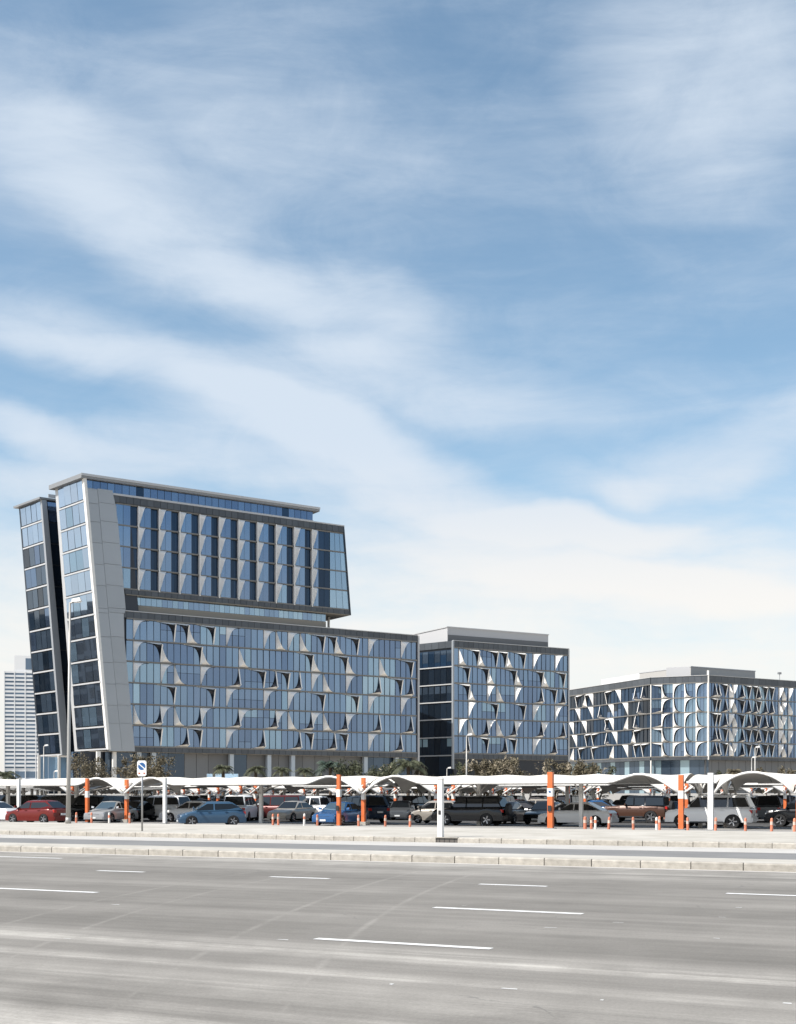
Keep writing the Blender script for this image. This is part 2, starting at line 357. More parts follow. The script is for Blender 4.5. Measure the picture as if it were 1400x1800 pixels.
# lane dashes, each its own strip of worn paint
G_paint = mat('worn white road paint', (.66, .655, .64), .7, var=.22, vscale=5, stretch=(1, 2.5, 1), bump=.2, bscale=30)
marks = empty('lane_markings', ROAD); tag(marks, kind='structure')
def dash(u0, u1, n0, w=.14):
    b = MB(); b.face([(u0, n0 - w / 2, .005), (u1, n0 - w / 2, .005), (u1, n0 + w / 2, .005), (u0, n0 + w / 2, .005)])
    b.build('lane_dash', G_paint, marks, ROAD)
def line_n(px, py):   # perpendicular distance of a painted point, from the picture
    d = CAM_H * F / (py - HZ); v = at(px, d); return v.x * N.x + v.y * N.y, v.x * U.x + v.y * U.y
for pts, w in (([((170, 1531), (255, 1533.4)), ((478, 1541.4), (577, 1545.4)), ((845, 1554.3), (960, 1559)), ((1280, 1570), (1440, 1577.5))], .20),
               ([((-160, 1555), (168, 1569.8)), ((763, 1595.8), (1025, 1607))], .20),
               ([((556, 1650.5), (864, 1668.6))], .17)):
    for a, c in pts:
        n1, ua = line_n(*a); n2, uc = line_n(*c)
        dash(ua, uc, (n1 + n2) / 2, w)
n1, ua = line_n(-300, 1499); n2, uc = line_n(108, 1509.3)
dash(ua - 10, uc, n2, .2)
rf = random.Random(5)
for k in range(14):          # stray flecks of paint and grit on the carriageway
    px_, py_ = rf.uniform(20, 1400), rf.uniform(1590, 1790); n_, u_ = line_n(px_, py_); l_ = rf.uniform(.03, .22); w_ = rf.uniform(.02, .05)
    b = MB(); b.face([(u_, n_, .004), (u_ + l_, n_ + rf.uniform(-.02, .02), .004), (u_ + l_ * .9, n_ + w_, .004), (u_ + l_ * .1, n_ + w_ * .8, .004)]); b.build('paint_fleck', G_paint, marks, ROAD)
# kerb stones
def kerb(name, n0, n1, h, pitch, u0, u1, skip=None):
    root = empty(name, ROAD); tag(root, kind='structure')
    meshes = []
    for v in range(3):
        b = MB(); L = pitch - .025; ch = .035
        prof = [(n0, -.1), (n0, h - ch), (n0 + ch, h), (n1, h), (n1, -.1)]
        j = [random.uniform(-.006, .006) for _ in range(4)]
        a = [(0, y + j[0], z + (j[1] if z > 0 else 0)) for y, z in prof]; c = [(L, y + j[2], z + (j[3] if z > 0 else 0)) for y, z in prof]
        b.prism(a, c); meshes.append(b.mesh('kerb_stone', [M['conc']]))
    u = u0; k = 0
    while u < u1:
        if not (skip and skip[0] < u + pitch * .5 < skip[1]):
            link('kerb_stone', meshes[k % 3], root, ROAD @ T(u, random.uniform(-.008, .008), random.uniform(-.008, .004)))
        u += pitch; k += 1
    b = MB(); b.box(u0, u1, n0 + .03, n1 - .02, -.1, h - .02); b.build('mortar', M['joint'], root, ROAD)
    # beyond the picture the kerb goes on as plain runs
    for a, c in ((-260, u0), (u1, 260)):
        b = MB(); b.box(a, c, n0, n1, -.1, h); b.build('kerb_run', M['conc'], root, ROAD)
kerb('median_kerb', 32.86, 33.02, .21, 1.35, -34.5, 10)
ug = u_at(786, 47)
kerb('sidewalk_kerb', 46.95, 47.1, .21, .96, -50, 13, (ug - .5, ug + .5))
b = MB(); b.box(-260, 260, 35.15, 35.3, -.1, .19); tag(b.build('median_back_kerb', M['conc'], None, ROAD), kind='structure')
# gully inlet in the far kerb
g = empty('drain_inlet', ROAD @ T(ug, 46.9, 0)); tag(g, 'dark square drain inlet set in the far kerb beside the white post', 'drain')
gm = ROAD @ T(ug, 46.9, 0)
b = MB(); b.box(-.42, .42, .12, .16, .0, .19); b.build('opening', M['grate'], g, gm)
b = MB(); b.box(-.50, .50, .03, .2, .19, .225); b.build('lintel', M['conc'], g, gm)
for k in range(4): blk('bar', M['grate'], g, gm, -.33 + k * .22, -.31 + k * .22, .07, .10, .0, .19)

# ------------------------------------------------------------------ facades
class Facade:
    """vertical plane through two measured points; local x along it (to the right), y into the building, z up"""
    def __init__(s, x1, k1, x2, k2):
        d1, d2 = F / k1, F / k2
        a, c = at(x1, d1), at(x2, d2); s.o = a; s.d = (c - a).normalized(); s.len = (c - a).length
        s.ang = math.atan2(s.d.y, s.d.x); s.M = frame(a.x, a.y, s.ang)
    def s_(s, px):
        t = (px - 700) / F; return (t * s.o.y - s.o.x) / (s.d.x - t * s.d.y)
    def z_(s, px, py):
        q = s.s_(px); y = s.o.y + s.d.y * q; return CAM_H + (HZ - py) * y / F
    def p(s, px, py): return (s.s_(px), 0.0, s.z_(px, py))
def bez(P, t):
    a, b_, c, d = P; q = 1 - t
    return tuple(q**3 * a[i] + 3 * q * q * t * b_[i] + 3 * q * t * t * c[i] + t**3 * d[i] for i in range(2))
FINC = {}
def fin_mesh(kind, h, w, L, swap=False, p=.85):
    key = (kind, round(h, 2), w, L, swap, p)
    if key in FINC: return FINC[key]
    lit = (kind[1] == 'L') != swap; fx = 1 if kind[1] == 'L' else -1; fz = 1 if kind[0] == 'T' else -1
    if fz < 0: L = L * .8
    b = MB(); n = 10
    if not lit: w = w * .8; L = L * 1.15
    P = [(.05, 0), (.03 + w * .42, h * .66), (w * .62, h * .98), (L, h - .05)]
    def q(x, y, z): return (x * fx, y, z if fz > 0 else h - z)
    pts = [bez(P, i / n) for i in range(n + 1)]
    if lit:
        outer = []
        for i, (x, z) in enumerate(pts):
            t = i / n
            outer.append((0, z) if t < .5 else (x if t > .7 else x * (t - .5) / .2, h))
        for i in range(n):
            t0, t1 = i / n, (i + 1) / n; o0 = p * max(0, math.sin(PI * t0)) ** .8 + .08; o1 = p * max(0, math.sin(PI * t1)) ** .8 + .08
            a, c = pts[i], pts[i + 1]; oa, oc = outer[i], outer[i + 1]
            b.face([q(oa[0], -.07, oa[1]), q(a[0], -o0, a[1]), q(c[0], -o1, c[1]), q(oc[0], -.07, oc[1])], 0)
            b.face([q(a[0], -o0, a[1]), q(a[0] + .05, 0, a[1] - .02), q(c[0] + .05, 0, c[1] - .02), q(c[0], -o1, c[1])], 1)  # return face painted dark as its own shadow
        for i in range(n):      # shadow line painted as a black strip along the curved glass edge
            a, c = pts[i], pts[i + 1]; k0 = .17 * (1 - .5 * i / n); k1 = .17 * (1 - .5 * (i + 1) / n)
            b.face([q(a[0] + .04, -.035, a[1]), q(a[0] + k0 + .04, -.03, a[1] - k0 * i / n), q(c[0] + k1 + .04, -.03, c[1] - k1 * (i + 1) / n), q(c[0] + .04, -.035, c[1])], 1)
        b.face([q(0, -.07, 0), q(0, 0.02, 0), q(0, 0.02, h), q(0, -.07, h)], 0)
        b.face([q(0, -.07, h), q(0, .02, h), q(L, .02, h), q(L, -.07, h)], 0)
    else:
        nn = 7
        for i in range(nn):          # side coloured as if in shade: rises away from the glass towards the outer edge
            a, c = pts[i], pts[i + 1]; o0 = p * (i / nn) ** .8 + .05; o1 = p * ((i + 1) / nn) ** .8 + .05
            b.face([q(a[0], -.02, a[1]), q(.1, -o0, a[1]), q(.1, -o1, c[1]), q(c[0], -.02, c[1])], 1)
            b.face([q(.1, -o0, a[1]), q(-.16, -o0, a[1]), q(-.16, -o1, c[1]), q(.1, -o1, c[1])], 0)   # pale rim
            b.face([q(-.16, -o0, a[1]), q(-.16, 0, a[1]), q(-.16, 0, c[1]), q(-.16, -o1, c[1])], 0)
        zt = pts[nn][1]; o1 = p + .05
        for i in range(nn, n):       # sloping lintel or sill
            pass
        xs = [-.07, .12, w * .8, L * .6, L]; zs = [.85, .80, .62, .36, .10]; os_ = [p + .05, p, p * .8, p * .45, .08]
        for i in range(4):
            b.face([q(xs[i], -.07, h), q(xs[i], -os_[i], h - zs[i] * .75), q(xs[i + 1], -os_[i + 1], h - zs[i + 1] * .75), q(xs[i + 1], -.07, h)], 0)
            b.face([q(xs[i], -os_[i], h - zs[i] * .75), q(xs[i], 0, h - zs[i] * .8), q(xs[i + 1], 0, h - zs[i + 1] * .8), q(xs[i + 1], -os_[i + 1], h - zs[i + 1] * .75)], 1)  # shadow under the lintel painted into this face
        b.face([q(-.07, -.07, h), q(-.07, 0, h), q(-.07, 0, zt - .2), q(-.07, -o1, zt - .2), q(-.07, -p, h - .4)], 0)
    me = b.mesh('facade_fin', [M['fin'], M['finShade']]); FINC[key] = me
    return me
def glass_choice(weights):
    return M[random.choices(list(weights), list(weights.values()))[0]]
GW = {'glass0': 3.5, 'glass1': 3.5, 'glass2': 2.8, 'glass3': 3.4, 'glass5': 3, 'glass4': .8}
def facade_grid(B, FR, x0, pitch, n, zs, feats, w=1.0, L=3.0, swap=False, weights=GW, fill=True, pane='glass_pane', tilt=.008, p=1.0, clump=True, skip=None):
    """zs: floor lines from the bottom up; feats: per floor (top first) a string such as 'TL0 TR6'"""
    nf = len(zs) - 1
    for r in range(nf):
        h = zs[r + 1] - zs[r]; mm = None; left = 0; tz = ty = 0
        for c in range(n):
            if left <= 0 or not clump:
                mm = glass_choice(weights); left = random.randint(1, 6); split = random.random() < .10; sh = random.choice((.35, .45, .6)); tz = random.gauss(0, tilt * 1.7); ty = random.gauss(0, tilt)
            left -= 1
            if skip and skip(c, r): continue
            g = mm if random.random() < .93 else glass_choice(weights)
            mw = FR @ T(x0 + (c + .5) * pitch, .02, zs[r] + h / 2) @ Matrix.Rotation(tz + random.gauss(0, tilt * .35), 4, 'Z') @ Matrix.Rotation(ty + random.gauss(0, tilt * .3), 4, 'X') @ S(pitch - .03, .03, h - .34) @ T(-.5, 0, -.5)
            if split and clump:          # a transom: paler blinds above, darker glass below
                mwb = mw @ S(1, 1, sh - .02); mw = mw @ T(0, 0, sh) @ S(1, 1, 1 - sh)
                link('transom_pane', UNIT, B, mwb, M['glass3'] if g is not M['glass3'] else M['glass0'])
            link(pane, UNIT, B, mw, g)
    for z in zs:
        blk('floor_ledge', M['ledge'], B, FR, x0, x0 + n * pitch, -.34, .0, z - .13, z + .13)
    for c in range(n + 1):
        blk('mullion', M['mull'], B, FR, x0 + c * pitch - .03, x0 + c * pitch + .03, -.09, .0, zs[0] + .16, zs[-1] - .16)
    for r, s in enumerate(feats):
        z0 = zs[nf - 1 - r] + .13; h = zs[nf - r] - zs[nf - 1 - r] - .26
        for tkn in s.split():
            k, i = tkn[:2], float(tkn[2:])
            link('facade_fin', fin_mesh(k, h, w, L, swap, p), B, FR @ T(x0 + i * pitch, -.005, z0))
def panel_band(B, FR, x0, x1, n, z0, z1, m=None, y=-.25, name='cladding_panel', back=True):
    pw = (x1 - x0) / n
    if back: blk('band_backing', M['mull'], B, FR, x0, x1, y + .1, .0, z0 + .02, z1 - .02)
    for i in range(n):
        blk(name, m or M['dpanel'], B, FR, x0 + i * pw + .03, x0 + (i + 1) * pw - .03, y + random.uniform(-.012, .012), y + .097, z0 + .03, z1 - .03)
# ------------------------------------------------------------------ building with leaning slabs (left)
F1 = Facade(145, 9.188, 735, 7.80)
B1 = empty('office_building', F1.M)
tag(B1, 'tall glass office building with leaning grey slab end and cantilevered upper block', 'building')
FR = F1.M
def lp(FA, px, py, y=0.0): return Vector((FA.s_(px), y, FA.z_(px, py)))
def solve_w(FA, P, dl, px):       # how far along the horizontal dl from local point P until picture column px
    lo, hi = 0, 40
    for _ in range(40):
        m_ = (lo + hi) / 2; q = FA.M @ (P + dl * m_); x = 700 + F * q.x / q.y
        if x > px: lo = m_
        else: hi = m_
    return lo
def lerp(a, b, t): return a * (1 - t) + b * t
def lean_facade(B, FRM, BR, BL, TR, TL, rows, cols, choose, outn, gap=.12, pane='end_window', ledge=M['frame'], lh=.3, rowh=None):
    def e(a, b): return lerp(lerp(BR, BL, a), lerp(TR, TL, a), b)
    for r in range(rows):
        for c in range(cols):
            a0, a1, b0, b1 = (c + .03) / cols, (c + .97) / cols, (r + gap) / rows, (r + .985) / rows
            j = [outn * random.uniform(-.035, .035) for _ in range(3)]
            q = [e(a0, b0), e(a1, b0), e(a1, b1), e(a0, b1)]
            q[0] = q[0] + j[0]; q[1] = q[1] + j[1]; q[3] = q[3] + j[2]; q[2] = q[1] + q[3] - q[0]
            mb = MB(); mb.prism(q, [v - outn * .06 for v in q])
            mb.build(pane, choose(r, c), B, FRM)
        a, c_ = e(-.005, (r + .0) / rows), e(1.005, (r + .0) / rows)
        z = Vector((0, 0, lh))
        mb = MB(); mb.prism([a + outn * .14, c_ + outn * .14, c_ + outn * .14 + z, a + outn * .14 + z], [a - outn * .1, c_ - outn * .1, c_ - outn * .1 + z, a - outn * .1 + z])
        mb.build('floor_edge', ledge, B, FRM)
dl = (F1.M.to_3x3().inverted() @ Vector((-.667, .745, 0))).normalized()
outL = Vector((-dl.y, dl.x, 0)).normalized()           # outward of the end wall
ZB = F1.z_(230, 1322)
BR = lp(F1, 189, 1320); BR.z = F1.z_(189, 1318); TR = lp(F1, 146, 841)
wT = solve_w(F1, TR, dl, 101); wB = solve_w(F1, BR, dl, 136)
TL, BL = TR + dl * wT, BR + dl * wB
mix1 = lambda r, c: M['bglass']
lean_facade(B1, FR, BR, BL, TR, TL, 12, 4, lambda r, c: M['bglass'] if random.random() < .86 else M['glass2'], outL)
# solid behind the panes, lean included
mb = MB(); o_ = -outL * .25
mb.prism([BR + o_, BL + o_, TL + o_, TR + o_], [BR + Vector((9, .2, 0)), BL + Vector((9, 0, 0)), TL + Vector((9, 0, 0)), TR + Vector((9, .2, 0))])
mb.build('end_wall_core', M['core'], B1, FR)
def strip(B, FRM, a0, a1, b0, b1, depth, name, m):       # bar between bottom pair and top pair, pushed back by depth vector
    mb = MB(); mb.prism([a0, a1, b1, b0], [v + depth for v in (a0, a1, b1, b0)]); return mb.build(name, m, B, FRM)
fo = Vector((0, -.7, 0))
strip(B1, FR, BL - dl * .15, BL + dl * 1.15, TL - dl * .15, TL + dl * 1.0, Vector((1.6, 0, 0)), 'edge_frame', M['frame'])
for q in (0,):
    strip(B1, FR, BR + fo + Vector((-.1, 0, 0)), BR + fo + Vector((.45, 0, 0)), TR + fo + Vector((-.1, 0, 0)), TR + fo + Vector((.45, 0, 0)), Vector((0, 1.2, 0)), 'corner_post', M['wpaint'])
# grey clad pylon face: two columns of leaning plates
def pxl(tab, y):
    for (y0, x0), (y1, x1) in zip(tab, tab[1:]):
        if y <= y1: return x0 + (x1 - x0) * (y - y0) / (y1 - y0) if y1 > y0 else x0
    return tab[-1][1]
Ltab = [(861, 149.5), (1321, 190.5)]; Mtab = [(861, 169.5), (1070, 188), (1321, 213)]
Rtab = [(861, 196), (885.9, 196.5), (886, 203), (1077.9, 220), (1078, 213), (1321, 235.5)]
ys = [861, 885.95, 918, 955, 993, 1030, 1070, 1077.95, 1120, 1165, 1203, 1240, 1272, 1321]
def plate(ta, tb, y0, y1, yo, name='cladding_plate'):
    e_ = .3
    q = [lp(F1, pxl(ta, y1 - .01) + e_ * .5, y1 - .15, yo), lp(F1, pxl(tb, y1 - .01) - e_ * .5, y1 - .3, yo), lp(F1, pxl(tb, y0 + .01) - e_ * .5, y0 + .3, yo), lp(F1, pxl(ta, y0 + .01) + e_ * .5, y0 + .3, yo)]
    zb = (q[0].z + q[1].z) / 2; zt = (q[2].z + q[3].z) / 2
    q[0].z = q[1].z = zb + .01; q[2].z = q[3].z = zt - .01
    mb = MB(); mb.prism(q, [v + Vector((0, .12, 0)) for v in q]); mb.build(name, M['pylon'], B1, FR)
for y0, y1 in zip(ys, ys[1:]):
    plate(Ltab, Mtab, y0, y1, -.62); plate(Mtab, Rtab, y0, y1, -.60)
core = []
for y0, y1 in ((861, 886), (886, 1078), (1078, 1321)):
    a = [lp(F1, pxl(Ltab, y1 - .01), y1), lp(F1, pxl(Rtab, y1 - .01), y1), lp(F1, pxl(Rtab, y0 + .01), y0), lp(F1, pxl(Ltab, y0 + .01), y0)]
    zb = (a[0].z + a[1].z) / 2; zt = (a[2].z + a[3].z) / 2
    a[0].z = a[1].z = zb; a[2].z = a[3].z = zt
    mb = MB(); mb.prism([v + Vector((0, -.46, 0)) for v in a], [v + Vector((0, .3, 0)) for v in a]); mb.build('pylon_backing', M['pylon'], B1, FR)
# lower block
NP = 47
xs0, xs1 = F1.s_(234), F1.s_(732.5); pit = (xs1 - xs0) / NP
z0, z1 = F1.z_(235, 1312.5), F1.z_(235, 1088)
zs = [z0 + (z1 - z0) * i / 6 for i in range(7)]
FE1 = ['TL0 TR6 TR8 BL8 TR12 TL14 TL20 BL22 TL24 BL26 TR30 TR32 BL32 TR36 TL38 TL44',
       'TL0 TR4 BL4 TR10 BL10 BL16 TR28 BL28 TR34 BL34 BL40 TR46',
       'TL0 TL4 BL6 TL10 BR16 TR20 BR22 TR24 BR26 TL28 BL30 TL34 BR40 TR44 BR46',
       'TR6 TR12 TL14 TL20 TL24 TR30 TR36 TL38 TL44',
       'BL0 BR4 TL4 BL6 BR10 TL10 BR16 TL16 BR22 TL22 BL24 BR28 TL28 BL30 BR34 TL34 BR40 BR46',
       'TR4 BR8 TR10 TL14 BR20 BR26 TR28 BR32 TR34 TL38 BR44']
FE1 = [' '.join(t[:2] + str(int(t[2:]) + 1) for t in s.split()) for s in FE1]
facade_grid(B1, FR, xs0 - pit, pit, NP + 1, zs, FE1, w=1.05, L=3.2)
LX1 = xs1 + .15
panel_band(B1, FR, xs0 - 2 * pit, LX1, 48, z1 + .1, F1.z_(220, 1074.5))
panel_band(B1, FR, xs0 - pit, LX1, 47, ZB, z0 - .12)
blk('parapet_cap', M['frame'], B1, FR, xs0 - 2 * pit, LX1 + .1, -.4, .4, F1.z_(220, 1074.5), F1.z_(220, 1074.5) + .15)
blk('body_wall', M['core'], B1, FR, F1.s_(232), LX1, .12, 24, ZB, z1 + 1.0)
blk('corner_post', M['frame'], B1, FR, LX1, LX1 + .35, -.5, 24, 5.5, z1 + 1.3)
# recessed storey with beige soffit band
XR = F1.s_(577)
zb0, zb1 = F1.z_(222, 1072.5), F1.z_(222, 1061)
blk('beige_band', M['beige'], B1, FR, F1.s_(221), XR, .9, 1.2, zb0 - 1.2, zb1)
zc1 = F1.z_(222, 1046)
nn = 40; pw = (XR - F1.s_(221)) / nn
for i in range(nn):
    x = F1.s_(221) + i * pw
    link('strip_window', UNIT, B1, FR @ T(x + pw / 2, 1.0, zb1 + .05) @ Matrix.Rotation(random.gauss(0, .012), 4, 'Z') @ S(pw - .06, .05, zc1 - zb1 - .1) @ T(-.5, 0, 0), glass_choice({'glass2': 3, 'glass1': 2, 'glass4': 2}))
blk('body_wall', M['core'], B1, FR, F1.s_(221), XR - .1, 1.1, 12, zb0 - 1, zc1 + .5)
# upper block
UX = [F1.s_(p_) for p_ in (243.5, 280.5, 317, 351.5, 386, 420, 453, 485.5, 517.5, 549)]
UW = (UX[-1] - UX[0]) / 9
z0u, z1u = F1.z_(244, 1037), F1.z_(244, 890)
hu = (z1u - z0u) / 4
zlow = F1.z_(222, 1045.5)
re_t, re_b = F1.s_(603.5), F1.s_(615.5)
def right_x(z): return re_b + (re_t - re_b) * (z - zlow) / (F1.z_(244, 874) - zlow)
for r in range(4):
    zb = z0u + r * hu
    for i in range(10):
        x = UX[0] + i * UW
        mm = glass_choice({'glass0': 2, 'glass1': 3, 'glass5': 3, 'glass2': 1}); tz = random.gauss(0, .012)
        wl_ = UW * .60 if i < 9 else UW * .36
        for k_ in range(2):
            link('bay_window', UNIT, B1, FR @ T(x + (k_ + .5) * wl_ / 2, -.02, zb + .16) @ Matrix.Rotation(tz + random.gauss(0, .005), 4, 'Z') @ S(wl_ / 2 - .04, .05, hu - .34) @ T(-.5, 0, 0), mm)
        link('facade_fin', fin_mesh('TL', hu - .1, 1.0, 1.7 if i < 9 else 1.1, False, 1.05), B1, FR @ T(x, -.04, zb + .05))
    for i in range(9):
        x = UX[0] + (i + .6) * UW
        blk('dark_window', M['dglass'], B1, FR, x + .03, x + UW * .2 - .02, .55, .6, zb + .14, zb + hu - .14)
        blk('dark_window', M['dglass'], B1, FR, x + UW * .2 + .02, x + UW * .4 - .05, .55, .6, zb + .14, zb + hu - .14)
    # left bays
    xl = F1.s_(203.5); xr = UX[0]; q = (xr - xl) / 3.1
    for i in range(3):
        blk('bay_window' if i < 2 else 'dark_window', glass_choice({'glass0': 2, 'glass1': 2, 'glass2': 1}) if i < 2 else M['dglass'], B1, FR, xl + i * q + .04, xl + (i + 1) * q - .03, -.02 if i < 2 else .3, .04 if i < 2 else .36, zb + .15, zb + hu - .15)
    # right end
    xa = UX[-1] + UW * .38
    xb_ = F1.s_(580)
    for i in range(2): blk('dark_window', M['dglass'], B1, FR, xa + i * (xb_ - xa) / 2 + .04, xa + (i + 1) * (xb_ - xa) / 2 - .03, .1, .16, zb + .14, zb + hu - .14)
    rb, rt = right_x(zb), right_x(zb + hu)
    for i in range(3):
        a0 = lerp(xb_, rb, i / 3); a1 = lerp(xb_, rb, (i + 1) / 3); c0 = lerp(xb_, rt, i / 3); c1 = lerp(xb_, rt, (i + 1) / 3)
        mb = MB(); q4 = [(a0 + .04, -.02, zb + .16), (a1 - .04, -.02, zb + .16), (c1 - .04, -.02, zb + hu - .16), (c0 + .04, -.02, zb + hu - .16)]
        mb.prism([Vector(v) for v in q4], [Vector(v) + Vector((0, .05, 0)) for v in q4]); mb.build('bay_window', glass_choice({'glass2': 3, 'glass4': 1}), B1, FR)
for r in range(5):
    zb = z0u + r * hu
    blk('floor_ledge', M['ledge'], B1, FR, F1.s_(204), right_x(zb) - .1, -.12, .54, zb - .13, zb + .13)
for i in range(10):
    blk('white_mullion', M['fin'], B1, FR, UX[0] + i * UW - .09, UX[0] + i * UW + .12, -.22, .5, z0u - .1, z1u)
    if i < 9: blk('mullion', M['mull'], B1, FR, UX[0] + (i + .6) * UW - .04, UX[0] + (i + .6) * UW + .04, -.06, .5, z0u, z1u)
zt0, zt1 = F1.z_(200, 886), F1.z_(200, 868)
panel_band(B1, FR, F1.s_(197.5), re_t - .02, 37, z1u + .14, zt1 - .3, y=-.3)
blk('parapet_cap', M['frame'], B1, FR, F1.s_(197.5), re_t + .1, -.42, .5, zt1 - .3, zt1 - .05)
panel_band(B1, FR, F1.s_(219), right_x(z0u) + .02, 37, zlow + .1, z0u - .14, y=-.2)
mb = MB(); a = [Vector((F1.s_(206), .62, zlow + .05)), Vector((right_x(zlow) - .12, .62, zlow + .05)), Vector((right_x(zt1) - .12, .62, zt1 - .35)), Vector((F1.s_(200), .62, zt1 - .35))]
mb.prism(a, [v + Vector((0, 13, 0)) for v in a]); mb.build('upper_body', M['core'], B1, FR)
mb = MB(); a = [Vector((right_x(zlow) - .1, -.3, zlow)), Vector((right_x(zlow) + .12, -.3, zlow)), Vector((right_x(zt1) + .12, -.3, zt1 - .3)), Vector((right_x(zt1) - .1, -.3, zt1 - .3))]
mb.prism(a, [v + Vector((0, 13.5, 0)) for v in a]); mb.build('slanted_end_wall', M['mull'], B1, FR)
blk('underside_panel', M['beige'], B1, FR, F1.s_(221), right_x(zlow), -.2, 13, zlow - .02, zlow + .08)
mb = MB(); c = F1.s_(590) + 1.2; mb.tube([(c, 5, z1 + 1), (c, 5, zlow)], .28, 10); mb.build('round_column', M['wpaint'], B1, FR, smooth=True)
# clerestory and roof slab
zk0, zk1 = zt1 - .02, F1.z_(150, 841.5)
xk0, xk1 = F1.s_(150), F1.s_(550)
nk = 34; pw = (xk1 - xk0) / nk
for i in range(nk):
    blk('clerestory_pane', glass_choice({'glass3': 4, 'glass0': 3, 'dglass': 1}), B1, FR, xk0 + i * pw + .05, xk0 + (i + 1) * pw - .04, -.05, .0, zk0, zk1 - .1)
blk('upper_body', M['core'], B1, FR, xk0 + 1.2, xk1 - .1, .06, 10, zk0 - 1, zk1 - .05)
blk('sill_strip', M['frame'], B1, FR, F1.s_(150), xk1, -.32, -.02, zk0 - .1, zk0 + .12)
slabz = F1.z_(145, 841.5)
q = [Vector((-.5, -.8, slabz)), Vector((F1.s_(559), -.8, slabz)), Vector((F1.s_(559), 9, slabz)), TL + Vector((9, 1.3, 0)), TL + dl * 1.6 + Vector((-1.0, 0, 0))]
for v in q: v.z = slabz
mb = MB(); mb.prism(q, [v + Vector((0, 0, .85)) for v in q]); mb.build('roof_slab', M['slabtop'], B1, FR)
blk('roof_slab_edge', M['frame'], B1, FR, -.55, F1.s_(559) + .1, -.9, -.8, slabz + .45, slabz + .9)
# ground floor
gz = ZB - .02
segs = [(190, 205, 'g'), (205, 246, 'g'), (246, 272, 'g'), (272, 330, 'g'), (330, 372, 'w'), (372, 409, 'w'), (409, 440, 'g'), (440, 475, 'w'), (475, 517, 'w'), (517, 560, 'w'), (560, 612, 'w'), (612, 645, 'w'), (645, 700, 'g'), (700, 731, 'g')]
for a_, c_, t_ in segs:
    sa, sc = F1.s_(a_), F1.s_(c_); n_ = max(1, int((sc - sa) / 2.6))
    for i in range(n_):
        blk('ground_floor_glass' if t_ == 'g' else 'ground_floor_panel', M['gglass'] if t_ == 'g' else M['gwall'], B1, FR, sa + (sc - sa) * i / n_ + .04, sa + (sc - sa) * (i + 1) / n_ - .04, 1.6, 1.7, 4.2, gz)
    blk('ground_floor_glass', M['kglass'], B1, FR, sa + .1, sc - .1, 1.8, 1.9, 0, 4.1)
for px_ in (246, 272, 409, 475, 517, 645, 700): blk('pillar', M['ltcol'], B1, FR, F1.s_(px_) - .45, F1.s_(px_) + .45, .3, 1.2, 0, gz)
for px_ in (175, 203): blk('pillar', M['wpaint'], B1, FR, F1.s_(px_) - .35, F1.s_(px_) + .35, .3, 1.0, 0, gz)
blk('lobby_back_wall', M['core'], B1, FR, F1.s_(150), LX1, 2.4, 3, 0, gz)
blk('underside_panel', M['beige'], B1, FR, F1.s_(192), LX1, -.1, 9, gz - .02, gz + .08)
for i in range(8):
    x = F1.s_(140) + i * 1.35
    blk('lobby_pane', M['glass2'] if i % 2 else M['glass0'], B1, FR, x + .04, x + 1.3, 4.8, 4.86, 3.6, gz)
    blk('lobby_pane', M['kglass'], B1, FR, x + .04, x + 1.3, 4.8, 4.86, 0, 3.5)
# rear wing
d2_ = 256.0; a2 = at(72, d2_)
class FW(Facade):
    def __init__(s): s.o = a2; s.d = F1.d; s.ang = F1.ang; s.M = frame(a2.x, a2.y, F1.ang)
W2 = FW(); FR2 = W2.M
BRb = lp(W2, 108, 1328); TRb = lp(W2, 72, 879)
wT2, wB2 = solve_w(W2, TRb, dl, 35.5), solve_w(W2, BRb, dl, 71)
TLb, BLb = TRb + dl * wT2, BRb + dl * wB2
def ch2(r, c):
    if r >= 10: return M['bglass']
    return M['gglass'] if random.random() < .45 else (M['kglass'] if random.random() < .6 else M['glass3'])
lean_facade(B1, FR2, BRb, BLb, TRb, TLb, 12, 4, ch2, outL)
mb = MB(); mb.prism([BRb + o_, BLb + o_, TLb + o_, TRb + o_], [v + Vector((14, .2, 0)) for v in (BRb, BLb, TLb, TRb)]); mb.build('rear_wing_core', M['core'], B1, FR2)
strip(B1, FR2, BLb, BLb + dl * .7, TLb, TLb + dl * .6, Vector((1.6, 0, 0)), 'edge_frame', M['mull'])
strip(B1, FR2, BRb + Vector((-.1, -.8, 0)), BRb + Vector((1.5, -.8, 0)), TRb + Vector((-.1, -.8, 0)), TRb + Vector((.9, -.8, 0)), Vector((0, 1.1, 0)), 'edge_frame', M['pylon'])
zs2 = BRb.z; ht2 = (TRb.z - zs2) / 12
for r in range(12):
    o0 = lerp(BRb, TRb, r / 12).x; o1 = lerp(BRb, TRb, (r + 1) / 12).x
    for i in range(3):
        q4 = [Vector((o0 + 1.3 + i * 2.4, -.1, zs2 + r * ht2 + .15)), Vector((o0 + 3.6 + i * 2.4, -.1, zs2 + r * ht2 + .15)), Vector((o1 + 3.6 + i * 2.4, -.1, zs2 + (r + 1) * ht2 - .15)), Vector((o1 + 1.3 + i * 2.4, -.1, zs2 + (r + 1) * ht2 - .15))]
        mb = MB(); mb.prism(q4, [v + Vector((0, .06, 0)) for v in q4]); mb.build('recess_window', M['kglass'] if r < 11 else M['glass3'], B1, FR2)
q = [TRb + Vector((-.6, -1, 0)), TRb + Vector((14, -1, 0)), TLb + Vector((14, 1.5, 0)), TLb + dl * 1.0 + Vector((-1.0, 0, 0))]
mb = MB(); mb.prism(q, [v + Vector((0, 0, .4)) for v in q]); mb.build('roof_slab', M['slabtop'], B1, FR2)
